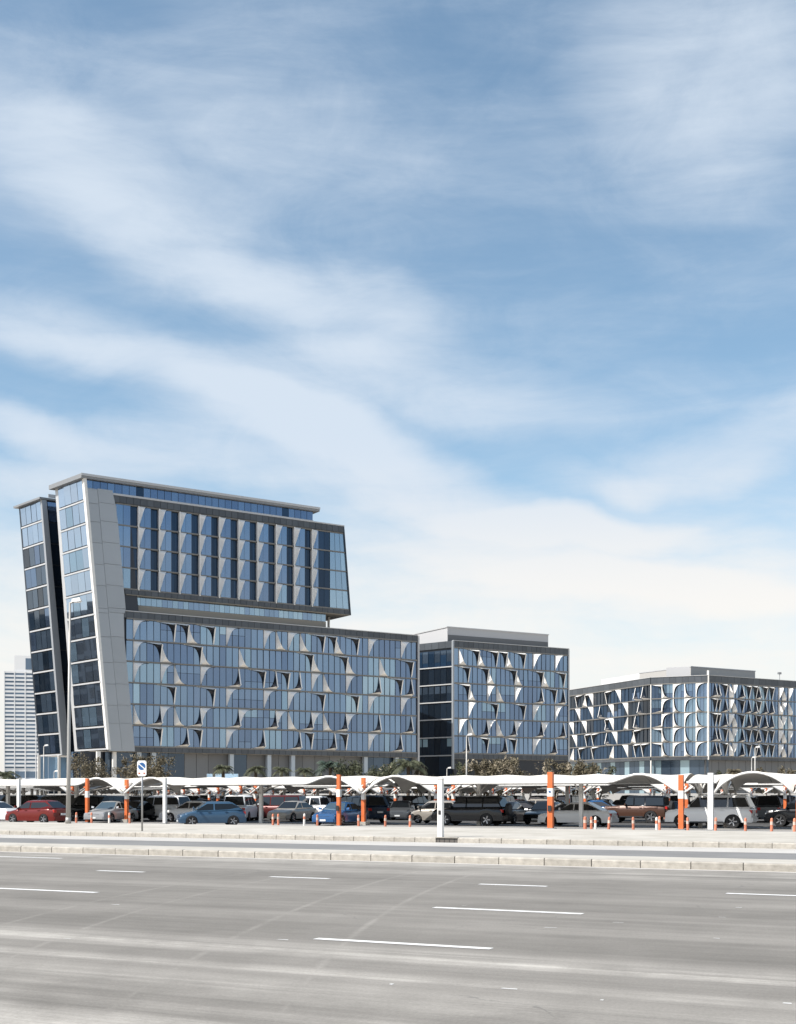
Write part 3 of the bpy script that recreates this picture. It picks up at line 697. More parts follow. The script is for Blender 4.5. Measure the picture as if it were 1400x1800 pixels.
blk('roof_slab_edge', M['frame'], B1, FR2, TRb.x + 1.2, TRb.x + 14, -1.05, -.9, TRb.z + .5, TRb.z + 1.2)
# pale blue glass wall of the entrance under the rear wing
for i in range(5):
    blk('entrance_pane', M['blueg'], B1, FR2, BRb.x - 4.4 + i * 2.2, BRb.x - 2.28 + i * 2.2, 1.6, 1.66, 4.8, zs2 - .3)
    blk('entrance_pane', M['kglass'], B1, FR2, BRb.x - 4.4 + i * 2.2, BRb.x - 2.28 + i * 2.2, 1.6, 1.66, 0, 4.6)
blk('entrance_canopy', M['wpaint'], B1, FR2, BRb.x - 4.8, BRb.x + 7, .6, 1.7, 4.5, 4.8)
for i in range(3): blk('pillar', M['wpaint'], B1, FR2, BRb.x - 4.6 + i * 4.2, BRb.x - 4.1 + i * 4.2, .8, 1.2, 0, zs2)

# ------------------------------------------------------------------ second office block (middle)
F2 = Facade(797, 7.38, 1000, 6.98); F2L = Facade(735, 7.21, 797, 7.38)
B2 = empty('office_block', F2.M); tag(B2, 'six storey glass office block with dark left side and white rooftop box, middle', 'building')
x1 = F2.s_(998.5); z0, z1 = F2.z_(800, 1324.6), F2.z_(800, 1138.5)
zs = [z0 + (z1 - z0) * i / 6 for i in range(7)]
FE2 = ['BL1 TR5 BL5 TR9 TR11 BL11 TR15 TL17 TL22', 'TR3 TR7 BL7 TR13 BL13 TR19 BL19 TR24', 'TR3 BL3 TL7 BL9 TL13 BR19 TR22 BR24',
       'TL3 TR9 TR15 TL17 TL22', 'TL1 BL3 BR7 TL7 BL9 BR13 TL13 BR19 TL19 BR24', 'BR3 TR7 BR11 TR13 TL17 BR22']
facade_grid(B2, F2.M, 0.1, (x1 - .1) / 25, 25, zs, FE2, w=1.1, L=3.1, p=1.05, weights={'glass0': 4, 'glass1': 4, 'glass3': 3, 'glass5': 3, 'glass2': .7})
ztp = F2.z_(797, 1126.5)
panel_band(B2, F2.M, 0, x1 + .05, 24, z1 + .1, ztp); panel_band(B2, F2.M, 0, x1 + .05, 24, F2.z_(800, 1334), z0 - .1)
blk('parapet_cap', M['frame'], B2, F2.M, -.1, x1 + .15, -.4, .3, ztp, ztp + .14)
blk('body_wall', M['core'], B2, F2.M, .15, x1, .12, 30, 0, ztp - .2)
blk('corner_post', M['frame'], B2, F2.M, x1, x1 + .35, -.3, 30, 8.2, ztp)
blk('corner_post', M['pylon'], B2, F2.M, -.3, .1, -.35, .2, 8.2, ztp)
for i in range(16): blk('ground_floor_panel', M['gwall'], B2, F2.M, .1 + i * x1 / 16, (i + .98) * x1 / 16, .9, .98, 0, F2.z_(800, 1334) - .05)
blk('ground_floor_soffit', M['beige'], B2, F2.M, 0, x1, -.1, 1, F2.z_(800, 1334) - .05, F2.z_(800, 1334) + .05)
xa = -6.0; wL = F2L.s_(796) - xa; n = 9
z0L = F2L.z_(797, 1330)
zsL = [F2L.z_(797, 1328), F2L.z_(797, 1296), F2L.z_(797, 1264), F2L.z_(797, 1233.5), F2L.z_(797, 1202.5), F2L.z_(797, 1171.5), F2L.z_(797, 1140.5)]
for r in range(6):
    z = zsL[r]; h = zsL[r + 1] - z
    for i in range(n):
        mm = M['kglass'] if r < 5 else M['dglass']
        blk('side_window', mm, B2, F2L.M, xa + i * wL / n + .05, xa + (i + 1) * wL / n - .05, .0, .06, z + .2, z + h - .2)
        if r in (0, 3) and i > 2 and random.random() < .8:
            blk('window_blind', M['blind'] if r == 0 else M['gglass'], B2, F2L.M, xa + i * wL / n + .2, xa + (i + 1) * wL / n - .2, -.03, -.005, z + h * .5, z + h - .3)
        elif r == 5 and random.random() < .6:
            blk('window_blind', M['gglass'], B2, F2L.M, xa + i * wL / n + .1, xa + (i + 1) * wL / n - .1, -.03, -.005, z + h * random.choice((.3, .7)), z + h - .3)
    blk('floor_edge', M['frame'], B2, F2L.M, xa, xa + wL, -.25, .1, z - .13, z + .12)
panel_band(B2, F2L.M, xa, xa + wL, 8, zsL[-1] + .25, ztp + .05, y=-.2)
blk('body_wall', M['core'], B2, F2L.M, xa, xa + wL - .2, .1, 6, 0, ztp)
for i in range(4): blk('ground_floor_glass', M['kglass'], B2, F2L.M, xa + i * wL / 4 + .05, xa + (i + 1) * wL / 4 - .05, -.05, .0, 0, zsL[0] - .3)
xp = F2.s_(971); zp = (HZ - 1102) / 7.33 + CAM_H
blk('penthouse', M['penth'], B2, F2.M, -.6, xp, 1.6, 31, ztp - .1, zp - .25); blk('penthouse_roof', M['frame'], B2, F2.M, -.75, xp + .15, 1.45, 31.1, zp - .25, zp)
blk('penthouse_base', M['gwall'], B2, F2.M, -.5, xp - .2, 1.5, 1.6, ztp, ztp + 1.6)

# ------------------------------------------------------------------ third office block (right)
F3L = Facade(1003, 5.43, 1145, 6.07); F3M = Facade(1145, 6.07, 1245, 6.19); F3R = Facade(1245, 6.19, 1400, 5.88)
B3 = empty('office_block', F3M.M); tag(B3, 'five storey glass office block bent round two corners, behind bushes at the right edge', 'building')
zt = F3M.z_(1145, 1191.5); z0, z1 = F3M.z_(1145, 1331), F3M.z_(1145, 1203.5); zb = F3M.z_(1145, 1337)
zs = [z0 + (z1 - z0) * i / 5 for i in range(6)]
L3 = F3L.len
DW = {'dglass': 4, 'kglass': 4}
facade_grid(B3, F3L.M, -1.5, (L3 + 1.5) / 24, 24, zs, ['TL3 BR6 TL6 TL12 TR16 BL20 BL22 TR8', 'TR4 TR8 BL10 TR14 TR18 BL21', 'TR2 TR6 TL12 BL12 TR14 BR18 BL20', 'TR3 TL6 TL8 BL12 TR15 BR20 TL20', 'TL4 TL8 BR14 TR18 TL20 TL22 BR2'], w=1.0, L=3.6, swap=True, weights=DW, pane='tinted_pane', tilt=.02, p=.9)
facade_grid(B3, F3M.M, .05, (F3M.len - .1) / 15, 15, zs, ['TR3 BL3 TL6 BL9 TL12', 'BR3 TL3 BL6 TL9 BL12', 'BR3 TL3 BL6 TL9 BL12', 'TR3 BL3 TL6 BL9 TL12', 'TR3 BL3 TL6 BL9 TL12'], w=1.0, L=2.9, pane='corner_pane', weights={'glass4': .7, 'glass2': 3, 'glass1': 3, 'glass5': 3})
for i in range(6): blk('white_mullion', M['wpaint'], B3, F3M.M, i * F3M.len / 5 - .12, i * F3M.len / 5 + .12, -.3, .02, z0, z1)
XE = F3R.s_(1440)
nR = 34; pR = XE / nR
def row(s): return ' '.join(k + str(int(round(float(p_) * 1.72))) for k, p_ in (t.split(':') for t in s.split()))
RA = 'BR:1 BR:2 TR:3.1 BL:3.2 TL:4.2 BR:6 TR:7 TR:8.1 BR:9 TR:10 TR:11 TL:12 BL:12.8 TL:14'
RB = 'TR:1 TR:2 BR:3.1 TL:3.2 BL:4.2 TR:6 BR:7 BR:8.1 TR:9 BR:10 BR:11 BL:12 TL:12.8 BL:14'
facade_grid(B3, F3R.M, .1, pR, nR, zs, [row(s) for s in (RA, RB, RB.replace('BR:3.1', 'BR:3'), RA, RA)], w=1.2, L=2.0, p=1.1, pane='glass_pane')
for FA, x_0, x_1, n_ in ((F3L, -1.5, F3L.len, 15), (F3M, 0, F3M.len, 9), (F3R, 0, XE, 18)):
    panel_band(B3, FA.M, x_0, x_1, n_, z1 + .12, zt); panel_band(B3, FA.M, x_0, x_1, n_, zb, z0 - .12)
    blk('parapet_cap', M['frame'], B3, FA.M, x_0, x_1, -.4, .3, zt, zt + .13)
    blk('body_wall', M['core'], B3, FA.M, x_0 + .3, x_1 - .3, .12, 12, zb, zt - .2)
    m_ = int((x_1 - x_0) / 2.6)
    for i in range(m_):
        a_ = x_0 + (x_1 - x_0) * i / m_; c_ = x_0 + (x_1 - x_0) * (i + 1) / m_
        blk('ground_floor_panel' if FA is F3R else 'ground_floor_glass', M['gwall'] if FA is F3R else (M['gglass'] if i % 3 else M['blind']), B3, FA.M, a_ + .05, c_ - .05, 1.2, 1.3, 0, zb)
    blk('lobby_back_wall', M['core'], B3, FA.M, x_0 + .3, x_1 - .3, 1.4, 12, 0, zb)
blk('corner_post', M['wpaint'], B3, F3R.M, -.15, .15, -.4, .2, zb, zt + 1.4)
blk('corner_post', M['wpaint'], B3, F3M.M, -.15, .15, -.35, .2, 0, zb)
k3 = 6.03; pa = at(1215, F / k3)
zp3 = (HZ - 1171) / k3 + CAM_H
FP = frame(pa.x, pa.y, F3R.ang)
blk('penthouse', M['penth_b'], B3, FP, 0, 26.5, 0, 22, zt - .5, zp3 - .3); blk('penthouse_roof', M['penth'], B3, FP, -.1, 26.6, -.1, 22, zp3 - .3, zp3)
FP2 = frame(pa.x, pa.y, F3M.ang); blk('penthouse', M['penth'], B3, FP2, -7.2, -.2, .15, 20, zt - .5, zp3 - .1)
pb = at(1172, 372); FP3 = frame(pb.x, pb.y, F3L.ang); blk('penthouse', M['tower'], B3, FP3, -38, 0, 1, 14, zt - .5, zt + 3.6)
b = MB(); b.tube([(F3R.s_(1385), 3, zt), (F3R.s_(1385), 3, zt + 2.2)], .08, 6); b.build('roof_mast', M['galv'], B3, F3R.M)
blk('roof_floodlight', M['galv'], B3, F3R.M, F3R.s_(1385) - .6, F3R.s_(1385) + .5, 2.7, 3.3, zt + 2.2, zt + 2.8)

# ------------------------------------------------------------------ far white tower and the block opposite
kt = 2.33; tp = at(7, F / kt); TWM = frame(tp.x, tp.y, R(14)); TW = empty('apartment_tower', TWM)
tag(TW, 'far white high-rise with many thin window bands at the left edge', 'tower')
wT_ = 33.0; top = (HZ - 1175) / kt
blk('wall', M['tower'], TW, TWM, 0, wT_, .2, 18, 0, top); blk('upper_wall', M['tower'], TW, TWM, 7.6, wT_, .1, 18, top, top + 12)
for k in range(25):
    z = 22 + k * (top - 22) / 25
    for a_, c_ in ((.4, 7.2), (8.0, 14.8), (15.8, 22.6), (23.4, 32)):
        blk('window_band', M['towerg'], TW, TWM, a_, c_, .12, .25, z + .3, z + 1.55)
    blk('spandrel', M['tower'], TW, TWM, 0, wT_, -.5, .1, z + 1.6, z + 2.9)
for x in (0, 7.4, 15.2, 22.9): blk('pier', M['tower'], TW, TWM, x, x + .6, -.7, .1, 14, top)
blk('window_band', M['towerg'], TW, TWM, .5, 32, .1, .25, 15, 20); blk('upper_window', M['towerg'], TW, TWM, 15.6, 21, -.05, .1, top + 1.5, top + 10)
blk('podium', M['tower'], TW, TWM, -1, 40, -2, 0, 0, 14)
OBM = frame(-178, 236, R(70)); OB = empty('office_building', OBM)
tag(OB, 'dark office block off the left edge, mirrored in the leaning glass end', 'building')
blk('wall', M['gwall'], OB, OBM, 0, 80, 0, 30, 0, 45)
for r in range(10):
    for c in range(16): blk('window', M['kglass'], OB, OBM, c * 5 + .4, c * 5 + 4.4, -.08, .0, r * 4.4 + 1.2, r * 4.4 + 4.2)
# ------------------------------------------------------------------ shade canopies
def sm(t): t = max(0, min(1, t)); return t * t * (3 - 2 * t)
def canopy(u0, u1, n0, n1, label, crown=3.12, eave=2.62, endL=True, endR=True, detail=True, post='orange', group=None, postL=True, postR=True, single=False):
    L = u1 - u0; mw = ROAD @ T(u0, n0, .05)
    root = empty('parking_canopy', mw); tag(root, label, 'canopy', group)
    D = n1 - n0; a = min(4.2, L * .45) if not single else L / 1.1 * .999
    def edge(u):         # height of the near hem along its length: arched openings at both ends
        z = eave
        if single: return 2.0 + (crown - 1.98) * math.sin(PI * max(0, min(1, u / L))) ** .7
        for on, d in ((endL, u), (endR, L - u)):
            if on and d < a:
                t = d / a
                z = 2.0 + (crown - .03 - 2.0) * math.sin(min(1, t / .55) * PI / 2) if t < .55 else crown - .03 - (crown - .03 - eave) * sm((t - .55) / .45)
        return z
    def ridge(u):
        z = crown
        return z
    us = [L * i / 12 for i in range(13)]
    if detail: us = sorted(set([a * i / 10 for i in range(11)] + [L - a * i / 10 for i in range(11)] + [a + (L - 2 * a) * i / 8 for i in range(9)] if not single else [L * i / 20 for i in range(21)]))
    b = MB(); rows = []
    K = 8
    for u in us:
        e, r = edge(u), ridge(u); sag = .05 * math.sin(u * 2.1)
        ring = []
        for k in range(K + 1):
            t = k / K; base = e if t < .5 else (eave if not (endL and u < 1.7 or endR and L - u < 1.7) else min(e, eave))
            s_ = math.sin(PI * t)
            z = base * (1 - s_) + r * s_ if r > base else base * (1 - s_) + max(r, base - .05) * s_
            ring.append((u, D * t, z - sag * s_))
        rows.append(ring)
    for A_, C_ in zip(rows, rows[1:]):
        for k in range(K): b.face([A_[k], C_[k], C_[k + 1], A_[k + 1]])
    fb = b.build('fabric_roof', M['fabric'], root, mw, smooth=False)
    me = fb.data; bm = bmesh.new(); bm.from_mesh(me); bmesh.ops.remove_doubles(bm, verts=bm.verts, dist=.001); bm.to_mesh(me); bm.free()
    me.polygons.foreach_set('use_smooth', [True] * len(me.polygons))
    hm = MB(); hm.tube([(u, 0, edge(u)) for u in us], .075, 6); hm.build('front_rib', M['wpaint'], root, mw, smooth=True)
    hm = MB(); hm.tube([(0 + (1.3 if endL else 0), D, eave), (L - (1.3 if endR else 0), D, eave)], .06, 6); hm.build('rear_rib', M['wpaint'], root, mw, smooth=True)
    # columns with Y arms along the middle, taller end columns
    k = max(1, int(L / 6.5))
    xs = [L * i / k for i in range(k + 1)]
    for i, x in enumerate(xs):
        end = (i == 0 and endL) or (i == k and endR)
        if (i == 0 and not postL) or (i == k and not postR): continue
        x = min(max(x, .12), L - .12)
        yy = .6 if end else D * .5
        c = MB(); c.box(x - .11, x + .11, yy - .11, yy + .11, 0, 3.0 if end else 2.75); c.build('column', M['orange'] if (end and post == 'orange') else M['wpaint'], root, mw)
        if end and post == 'orange':
            c = MB(); c.box(x - .115, x + .115, yy - .115, yy + .115, 1.62, 2.02); c.build('white_sleeve', M['wplastic'], root, mw)
        if end: c = MB(); c.box(x - .3, x + .3, yy - .3, yy + .3, 0, .22); c.build('footing', M['conc'], root, mw)
        c = MB()
        for sgn in (-1, 1):
            if detail or i % 2 == 0:
                pts = [(x, yy, 1.95), (x, yy + sgn * .7, 2.3), (x, D * .5 + sgn * D * .3, 2.8)]
                c.tube(pts, .05, 5)
        c.build('roof_arm', M['wpaint'], root, mw)
    return root
NR = 69.5
def cu(px): return u_at(px, NR)
canopy(cu(-260), cu(215.5), NR, NR + 6, 'long white shade canopy at the left edge, its right arch landing on an orange column')
canopy(cu(218.5), cu(634.5), NR, NR + 6, postL=False, label= 'white fabric shade canopy above the blue hatchback, arched at both ends')
canopy(cu(637.5), cu(1195), NR, NR + 6, postL=False, postR=False, label= 'widest white shade canopy, above the black off-roader, tall arches at both ends')
canopy(cu(1199), cu(1253), NR + 1.2, NR + 7, 'short flat canopy joining two larger canopies over the nose of the big white off-roader', endL=False, endR=False, post='w')
canopy(cu(1256), cu(1394), NR, NR + 6, postL=False, postR=False, single=True, label='single arched white shade canopy above the rear of the big white off-roader', post='w')
canopy(cu(1397), cu(1720), NR, NR + 6, label= 'white shade canopy cut by the right edge, over a black off-roader')
rown = 0
ORD = ['first', 'second', 'third', 'fourth', 'fifth', 'sixth', 'seventh', 'eighth', 'ninth', 'tenth', 'eleventh', 'twelfth', 'thirteenth', 'fourteenth', 'fifteenth', 'sixteenth']
for n0, h in ((86, 3.1), (100, 3.1), (115, 3.1), (130, 3.1), (147, 3.1), (163, 3.1)):
    u_lo, u_hi = u_at(-120, n0), u_at(1530, n0)
    u = u_lo + rown * 3.0; ci = -1
    while u < u_hi:
        ci += 1
        canopy(u, u + 16.4, n0, n0 + 6.5, 'white shade canopy, %s from the left in the %s row behind the front row' % (ORD[ci], ORD[rown]), detail=False, post='orange', group='shade canopies in the deeper rows', crown=3.15)
        u += 17.6
    rown += 1
# tall free columns in front of the first row
def tall_post(px, n, h, kind, label, w=.105):
    u = u_at(px, n); mw = ROAD @ T(u, n, .05); root = empty('canopy_column', mw); tag(root, label, 'column')
    b = MB(); b.box(-w, w, -w, w, 0, h); b.build('shaft', M['orange'] if kind == 'o' else M['wpaint'], root, mw)
    if kind == 'o':
        b = MB(); b.box(-w - .012, w + .012, -w - .012, w + .012, h * .57, h * .715); b.build('white_sleeve', M['wplastic'], root, mw)
    b = MB(); b.box(-w - .12, w + .12, -w - .12, w + .12, 0, .06); b.build('base_plate', M['galv'], root, mw)
    return root
tall_post(33, 68, 3.05, 'w', 'white square canopy column crossing the hood of the red car')
tall_post(153.5, 68, 3.05, 'o', 'orange canopy column with a white sleeve beside the street lamp')
tall_post(290, 68, 3.05, 'w', 'white square canopy column between the parking sign and the blue hatchback')
r_ = tall_post(596, 66.8, 3.15, 'o', 'orange canopy column with white sleeve in front of the bright blue sedan')
tall_post(968.5, 67, 3.2, 'o', 'thickest orange canopy column, notice on its white sleeve, before the pale sedan', .15)
tall_post(1198, 68, 3.0, 'o', 'orange canopy column on a stone footing by the front wheel of the big white off-roader', .13)
tall_post(1250, 68, 3.1, 'w', 'white square canopy column at the middle of the big white off-roader', .14)
for px_, n_, z_ in ((596, 66.8, .95), (968.5, 67, 1.0)):
    u = u_at(px_, n_); b = MB(); b.box(-.1, .1, -.22, -.17, z_, z_ + .32); o = b.build('junction_box', M['trim'], None, ROAD @ T(u, n_, .05))
    tag(o, 'small black box on the ' + ('thickest orange column before the pale sedan' if px_ > 700 else 'orange column before the bright blue sedan'), 'box')
u = u_at(968.5, 67); b = MB(); b.box(-.06, .06, -.195, -.187, 2.05, 2.15); o = b.build('notice', M['signb'], None, ROAD @ T(u, 67, .05)); tag(o, 'tiny dark notice stuck on the white sleeve of the thickest orange column', 'notice')
# white post standing at the kerb
mw = ROAD @ T(u_at(775, 47.35), 47.35, .2); root = empty('white_post', mw); tag(root, 'plain white square post standing at the kerb beside the drain inlet', 'post')
b = MB(); b.box(-.105, .105, -.105, .105, 0, 2.42); b.build('shaft', M['wpaint'], root, mw)
b = MB(); b.box(-.05, .05, -.13, -.105, .95, 1.12); b.build('cover_plate', M['trim'], root, mw)
b = MB(); b.prism([(-.13, -.13, 2.42), (.13, -.13, 2.42), (.13, .13, 2.42), (-.13, .13, 2.42)], [(-.06, -.06, 2.5), (.06, -.06, 2.5), (.06, .06, 2.5), (-.06, .06, 2.5)]); b.build('cap', M['wplastic'], root, mw)

# ------------------------------------------------------------------ bollards
def ring(b, r0, z0, r1, z1, mi=0, seg=12):
    for k in range(seg):
        a, c = 2 * PI * k / seg, 2 * PI * (k + 1) / seg
        b.face([(r0 * math.cos(a), r0 * math.sin(a), z0), (r0 * math.cos(c), r0 * math.sin(c), z0), (r1 * math.cos(c), r1 * math.sin(c), z1), (r1 * math.cos(a), r1 * math.sin(a), z1)], mi)
def lathe(prof, seg=14):
    b = MB()
    for (r0, z0), (r1, z1) in zip(prof, prof[1:]): ring(b, r0, z0, r1, z1, 0, seg)
    return b
bo_body = lathe([(0, 0), (.17, 0), (.17, .04), (.085, .07), (.075, .80), (.07, .86), (.0, .90)]).mesh('body', [M['orange_f']], True)
bo_white = lathe([(0, 0), (.17, 0), (.17, .04), (.085, .07), (.075, .80), (.07, .86), (.0, .90)]).mesh('body', [M['wplastic']], True)
bo_band = lathe([(.0, .56), (.086, .56), (.086, .72), (.0, .72)]).mesh('reflective_band', [M['fband']], True)
bo_bandr = lathe([(.0, .56), (.086, .56), (.086, .72), (.0, .72)]).mesh('reflective_band', [M['orange_f']], True)
BOL = [(134, 0, 'left of the orange column by the street lamp'), (161, 0, 'just right of the orange column by the street lamp'), (192, 1, 'in front of the silver sedan'),
       (228, 0, 'between the low orange column and the parking sign'), (480, 0, 'left one of the close pair before the maroon van'), (489.5, 0, 'right one of the close pair before the maroon van'),
       (535, 1, 'before the white pickup'), (558.5, 0, 'left of the bright blue sedan'), (631, 0, 'at the tail of the bright blue sedan'), (677.5, 0, 'left of the bare tarmac gap before the small beige car'),
       (721, 0, 'just left of the small beige car'), (1029, 0, 'thick one at the rear wheel of the pale sedan'), (1040, 0, 'between two others behind the pale sedan'), (1047, 1, 'at the tail of the pale sedan'),
       (1070, 0, 'before the brown off-roader\'s front wheel'), (1114, 0, 'before the middle of the brown off-roader'), (1155, 1, 'beside an orange one behind the brown off-roader'), (1160, 0, 'beside a white one behind the brown off-roader'),
       (1210, 0, 'right of the orange column at the big white off-roader\'s front wheel'), (1258, 0, 'before the rear wheel of the big white off-roader'), (1311, 0, 'behind the tail of the big white off-roader'),
       (1357, 0, 'before the front wheel of the last black off-roader'), (1397, 0, 'at the right edge of the picture')]
for i, (px_, k_, w_) in enumerate(BOL):
    n_ = 59.4 if i not in (2, 6, 17) else 62
    if px_ < 500 : n_ = 60.5
    mw = ROAD @ T(u_at(px_, n_), n_, .05 ) @ Matrix.Rotation(random.gauss(0, .02), 4, 'Y')
    root = empty('bollard', mw); tag(root, ('faded orange' if not k_ else 'white') + ' plastic bollard ' + w_, 'bollard', 'bollards along the car park edge')
    s_ = 1.22 if i == 11 else random.uniform(.95, 1.04)
    m2 = mw @ S(1.05 if i == 11 else .8, 1.05 if i == 11 else .8, .95)
    link('body', bo_body if not k_ else bo_white, root, m2); link('reflective_band', bo_band if not k_ else bo_bandr, root, m2)

# ------------------------------------------------------------------ street lamps, sign
def street_lamp(px, d, h, label, r=.11, heads=1, yaw=0, z=.2, lean=0):
    p = at(px, d, z); mw = frame(p.x, p.y, yaw, z); root = empty('street_lamp', mw); tag(root, label, 'street lamp')
    b = MB(); b.tube([(0, 0, 0), (lean * .3, 0, h * .3), (lean, 0, h)], [r * 1.5, r * 1.1, r * .62], 12); b.build('pole', M['pole'], root, mw, smooth=True)
    b = MB(); b.tube([(0, 0, 0), (0, 0, .35)], [r * 1.75, r * 1.6], 12); b.build('base_sleeve', M['pole'], root, mw, smooth=True)
    for k in range(heads):
        sg = 1 if k == 0 else -1
        b = MB(); b.tube([(lean, 0, h - .05), (lean + sg * .30, 0, h + .05)], .05, 6); b.build('arm', M['pole'], root, mw)
        b = MB()
        b.prism([(lean + sg * .1, -.15, h), (lean + sg * .68, -.2, h + .06), (lean + sg * .68, .2, h + .06), (lean + sg * .1, .2, h)], [(lean + sg * .15, -.13, h + .2), (lean + sg * .6, -.16, h + .28), (lean + sg * .6, .16, h + .28), (lean + sg * .15, .13, h + .2)])
        hd = b.build('lamp_head', M['wpaint'], root, mw)
        b = MB(); b.box(min(lean + sg * .25, lean + sg * .6), max(lean + sg * .25, lean + sg * .6), -.18, .18, h + .0, h + .03); b.build('lens', M['lamp'], hd, mw)
    return root
street_lamp(120, 73.0, 12.9, 'tall pale tapered street lamp in front of the leaning building, beside the orange column', r=.10, heads=1, lean=.1, z=.3)
street_lamp(77, 185, 9.2, 'thin distant lamp post in front of the rear wing of the leaning building', r=.09, z=0)
street_lamp(820.5, 150, 9.1, 'thin white lamp post in front of the middle office block beside a pale bush', r=.1, z=0)
street_lamp(786, 200, 6.2, 'short grey lamp post at the dark side of the middle office block', r=.09, z=0)
street_lamp(725, 170, 4.2, 'slim white post in front of the low palm between the first two buildings', r=.07, z=0)
street_lamp(1322, 190, 7.6, 'left of two lamp posts standing close together before the right office block', r=.09, z=0)
street_lamp(1328, 186, 9.0, 'right and taller of two lamp posts close together before the right office block', r=.12, z=0)
street_lamp(95, 180, 5.3, 'slim post with a dark banner before the entrance of the leaning building', r=.06, z=0)
# parking sign
d_ = 1.73 * F / (1461 - HZ); p = at(250, d_, .215); SG = frame(p.x, p.y, R(-4), .215)
sg = empty('parking_sign', SG); tag(sg, 'white parking sign with a round blue disc on a thin grey pole', 'sign')
ds = d_ / F
b = MB(); b.tube([(0, 0, 0), (0, 0, (1461 - 1338) * ds)], .042, 10); b.build('pole', M['galv'], sg, SG, smooth=True)
w = 8.2 * ds; zt_, zb_ = (1461 - 1337) * ds, (1461 - 1364.5) * ds
bm = bmesh.new(); bmesh.ops.create_cube(bm, size=1); bmesh.ops.scale(bm, vec=(2 * w, .02, zt_ - zb_), verts=bm.verts); bmesh.ops.translate(bm, vec=(0, -.06, (zt_ + zb_) / 2), verts=bm.verts)
bmesh.ops.bevel(bm, geom=[e for e in bm.edges if abs((e.verts[0].co - e.verts[1].co).y) > .01], offset=.05, segments=3, affect='EDGES')
me = bpy.data.meshes.new('board'); bm.to_mesh(me); bm.free(); me.materials.append(M['signw']); board = link('board', me, sg, SG)
def disc(name, r, z, y, m, par, mw, seg=32, x=0, hole=0):
    b = MB()
    for k in range(seg):
        a, c = 2 * PI * k / seg, 2 * PI * (k + 1) / seg
        if hole: b.face([(x + hole * math.cos(a), y, z + hole * math.sin(a)), (x + r * math.cos(a), y, z + r * math.sin(a)), (x + r * math.cos(c), y, z + r * math.sin(c)), (x + hole * math.cos(c), y, z + hole * math.sin(c))])
    if not hole: b.face([(x + r * math.cos(2 * PI * k / seg), y, z + r * math.sin(2 * PI * k / seg)) for k in range(seg)])
    return b.build(name, m, par, mw)
zc_ = (1461 - 1347.2) * ds
disc('blue_disc', 6.6 * ds, zc_, -.073, M['signb'], board, SG)
b = MB(); b.box(-.19, .19, -.0745, -.0738, -.022, .022); b.build('disc_mark', M['signw'], board, SG @ T(0, 0, zc_) @ Matrix.Rotation(R(40), 4, 'Y'))
for sx in (-1, 1):
    b = MB(); b.box(sx * .12 - .055, sx * .12 + .055, -.074, -.0735, zb_ + .13, zb_ + .17); b.box(sx * .12 - .025, sx * .12 + .03, -.074, -.0735, zb_ + .10, zb_ + .13); b.build('red_marking', M['signr'], board, SG)
for dz in (.25, .65):
    b = MB(); b.box(-.07, .07, -.06, .05, zb_ + dz * (zt_ - zb_) - .03, zb_ + dz * (zt_ - zb_) + .03); b.build('clamp', M['galv'], board, SG)

# ------------------------------------------------------------------ plants
def leaves(n, rx, ry, rz, cz, size, clumps, rnd, droop=0, elong=1.0):
    v = []; f = []
    cl = [Vector((rnd.gauss(0, .5) * rx, rnd.gauss(0, .5) * ry, cz + rnd.uniform(-.8, .9) * rz)) for _ in range(clumps)]
    cr_ = [rnd.uniform(.18, .42) for _ in range(clumps)]
    for _ in range(n):
        i = rnd.randrange(clumps); c = cl[i]
        d = Vector((rnd.gauss(0, 1), rnd.gauss(0, 1), rnd.gauss(0, 1))).normalized() * (rnd.random() ** .5) * cr_[i]
        p = c + Vector((d.x * rx, d.y * ry, d.z * rz * 1.1))
        if p.z < .1: continue
        a = Vector((rnd.gauss(0, 1), rnd.gauss(0, 1), rnd.gauss(0, .8) + .3)).normalized(); b_ = a.cross(Vector((rnd.gauss(0, 1), rnd.gauss(0, 1), 1))).normalized()
        s = size * rnd.uniform(.6, 1.4); k = len(v)
        v += [tuple(p - a * s * elong), tuple(p + b_ * s * .45), tuple(p + a * s * elong), tuple(p - b_ * s * .45)]; f.append((k, k + 1, k + 2, k + 3))
    return v, f, cl
def bush(px, d, w, h, label, m='leafb', n=1500, plume=0, trunk=True, cat='bush', name='bush', size=.16, z=0.0, base=.35):
    p = at(px, d, z); mw = frame(p.x, p.y, random.uniform(0, 6), z); root = empty(name, mw); tag(root, label, cat)
    rnd = random.Random(int(px * 7 + d))
    n = int(n * 2.2)
    v, f, cl = leaves(n, w / 2, w / 2, h * (1 - base) / 2 , h * (base + (1 - base) / 2), size, 24, rnd)
    me = bpy.data.meshes.new('crown'); me.from_pydata(v, [], f); me.materials.append(M[m]); link('crown', me, root, mw)
    b = MB()
    for c in cl[:8 if trunk else 4]:
        b.tube([(rnd.uniform(-.1, .1), rnd.uniform(-.1, .1), 0), (c.x * .4, c.y * .4, c.z * .55), tuple(c)], [.09, .06, .02], 5)
    b.build('trunk', M['bark'], root, mw)
    if plume:
        v, f, cl = leaves(plume, w / 2.1, w / 2.1, h * .42, h * .55, size * 1.0, 22, rnd, elong=1.6)
        me = bpy.data.meshes.new('plume'); me.from_pydata(v, [], f); me.materials.append(M['leafp']); link('plume', me, root, mw)
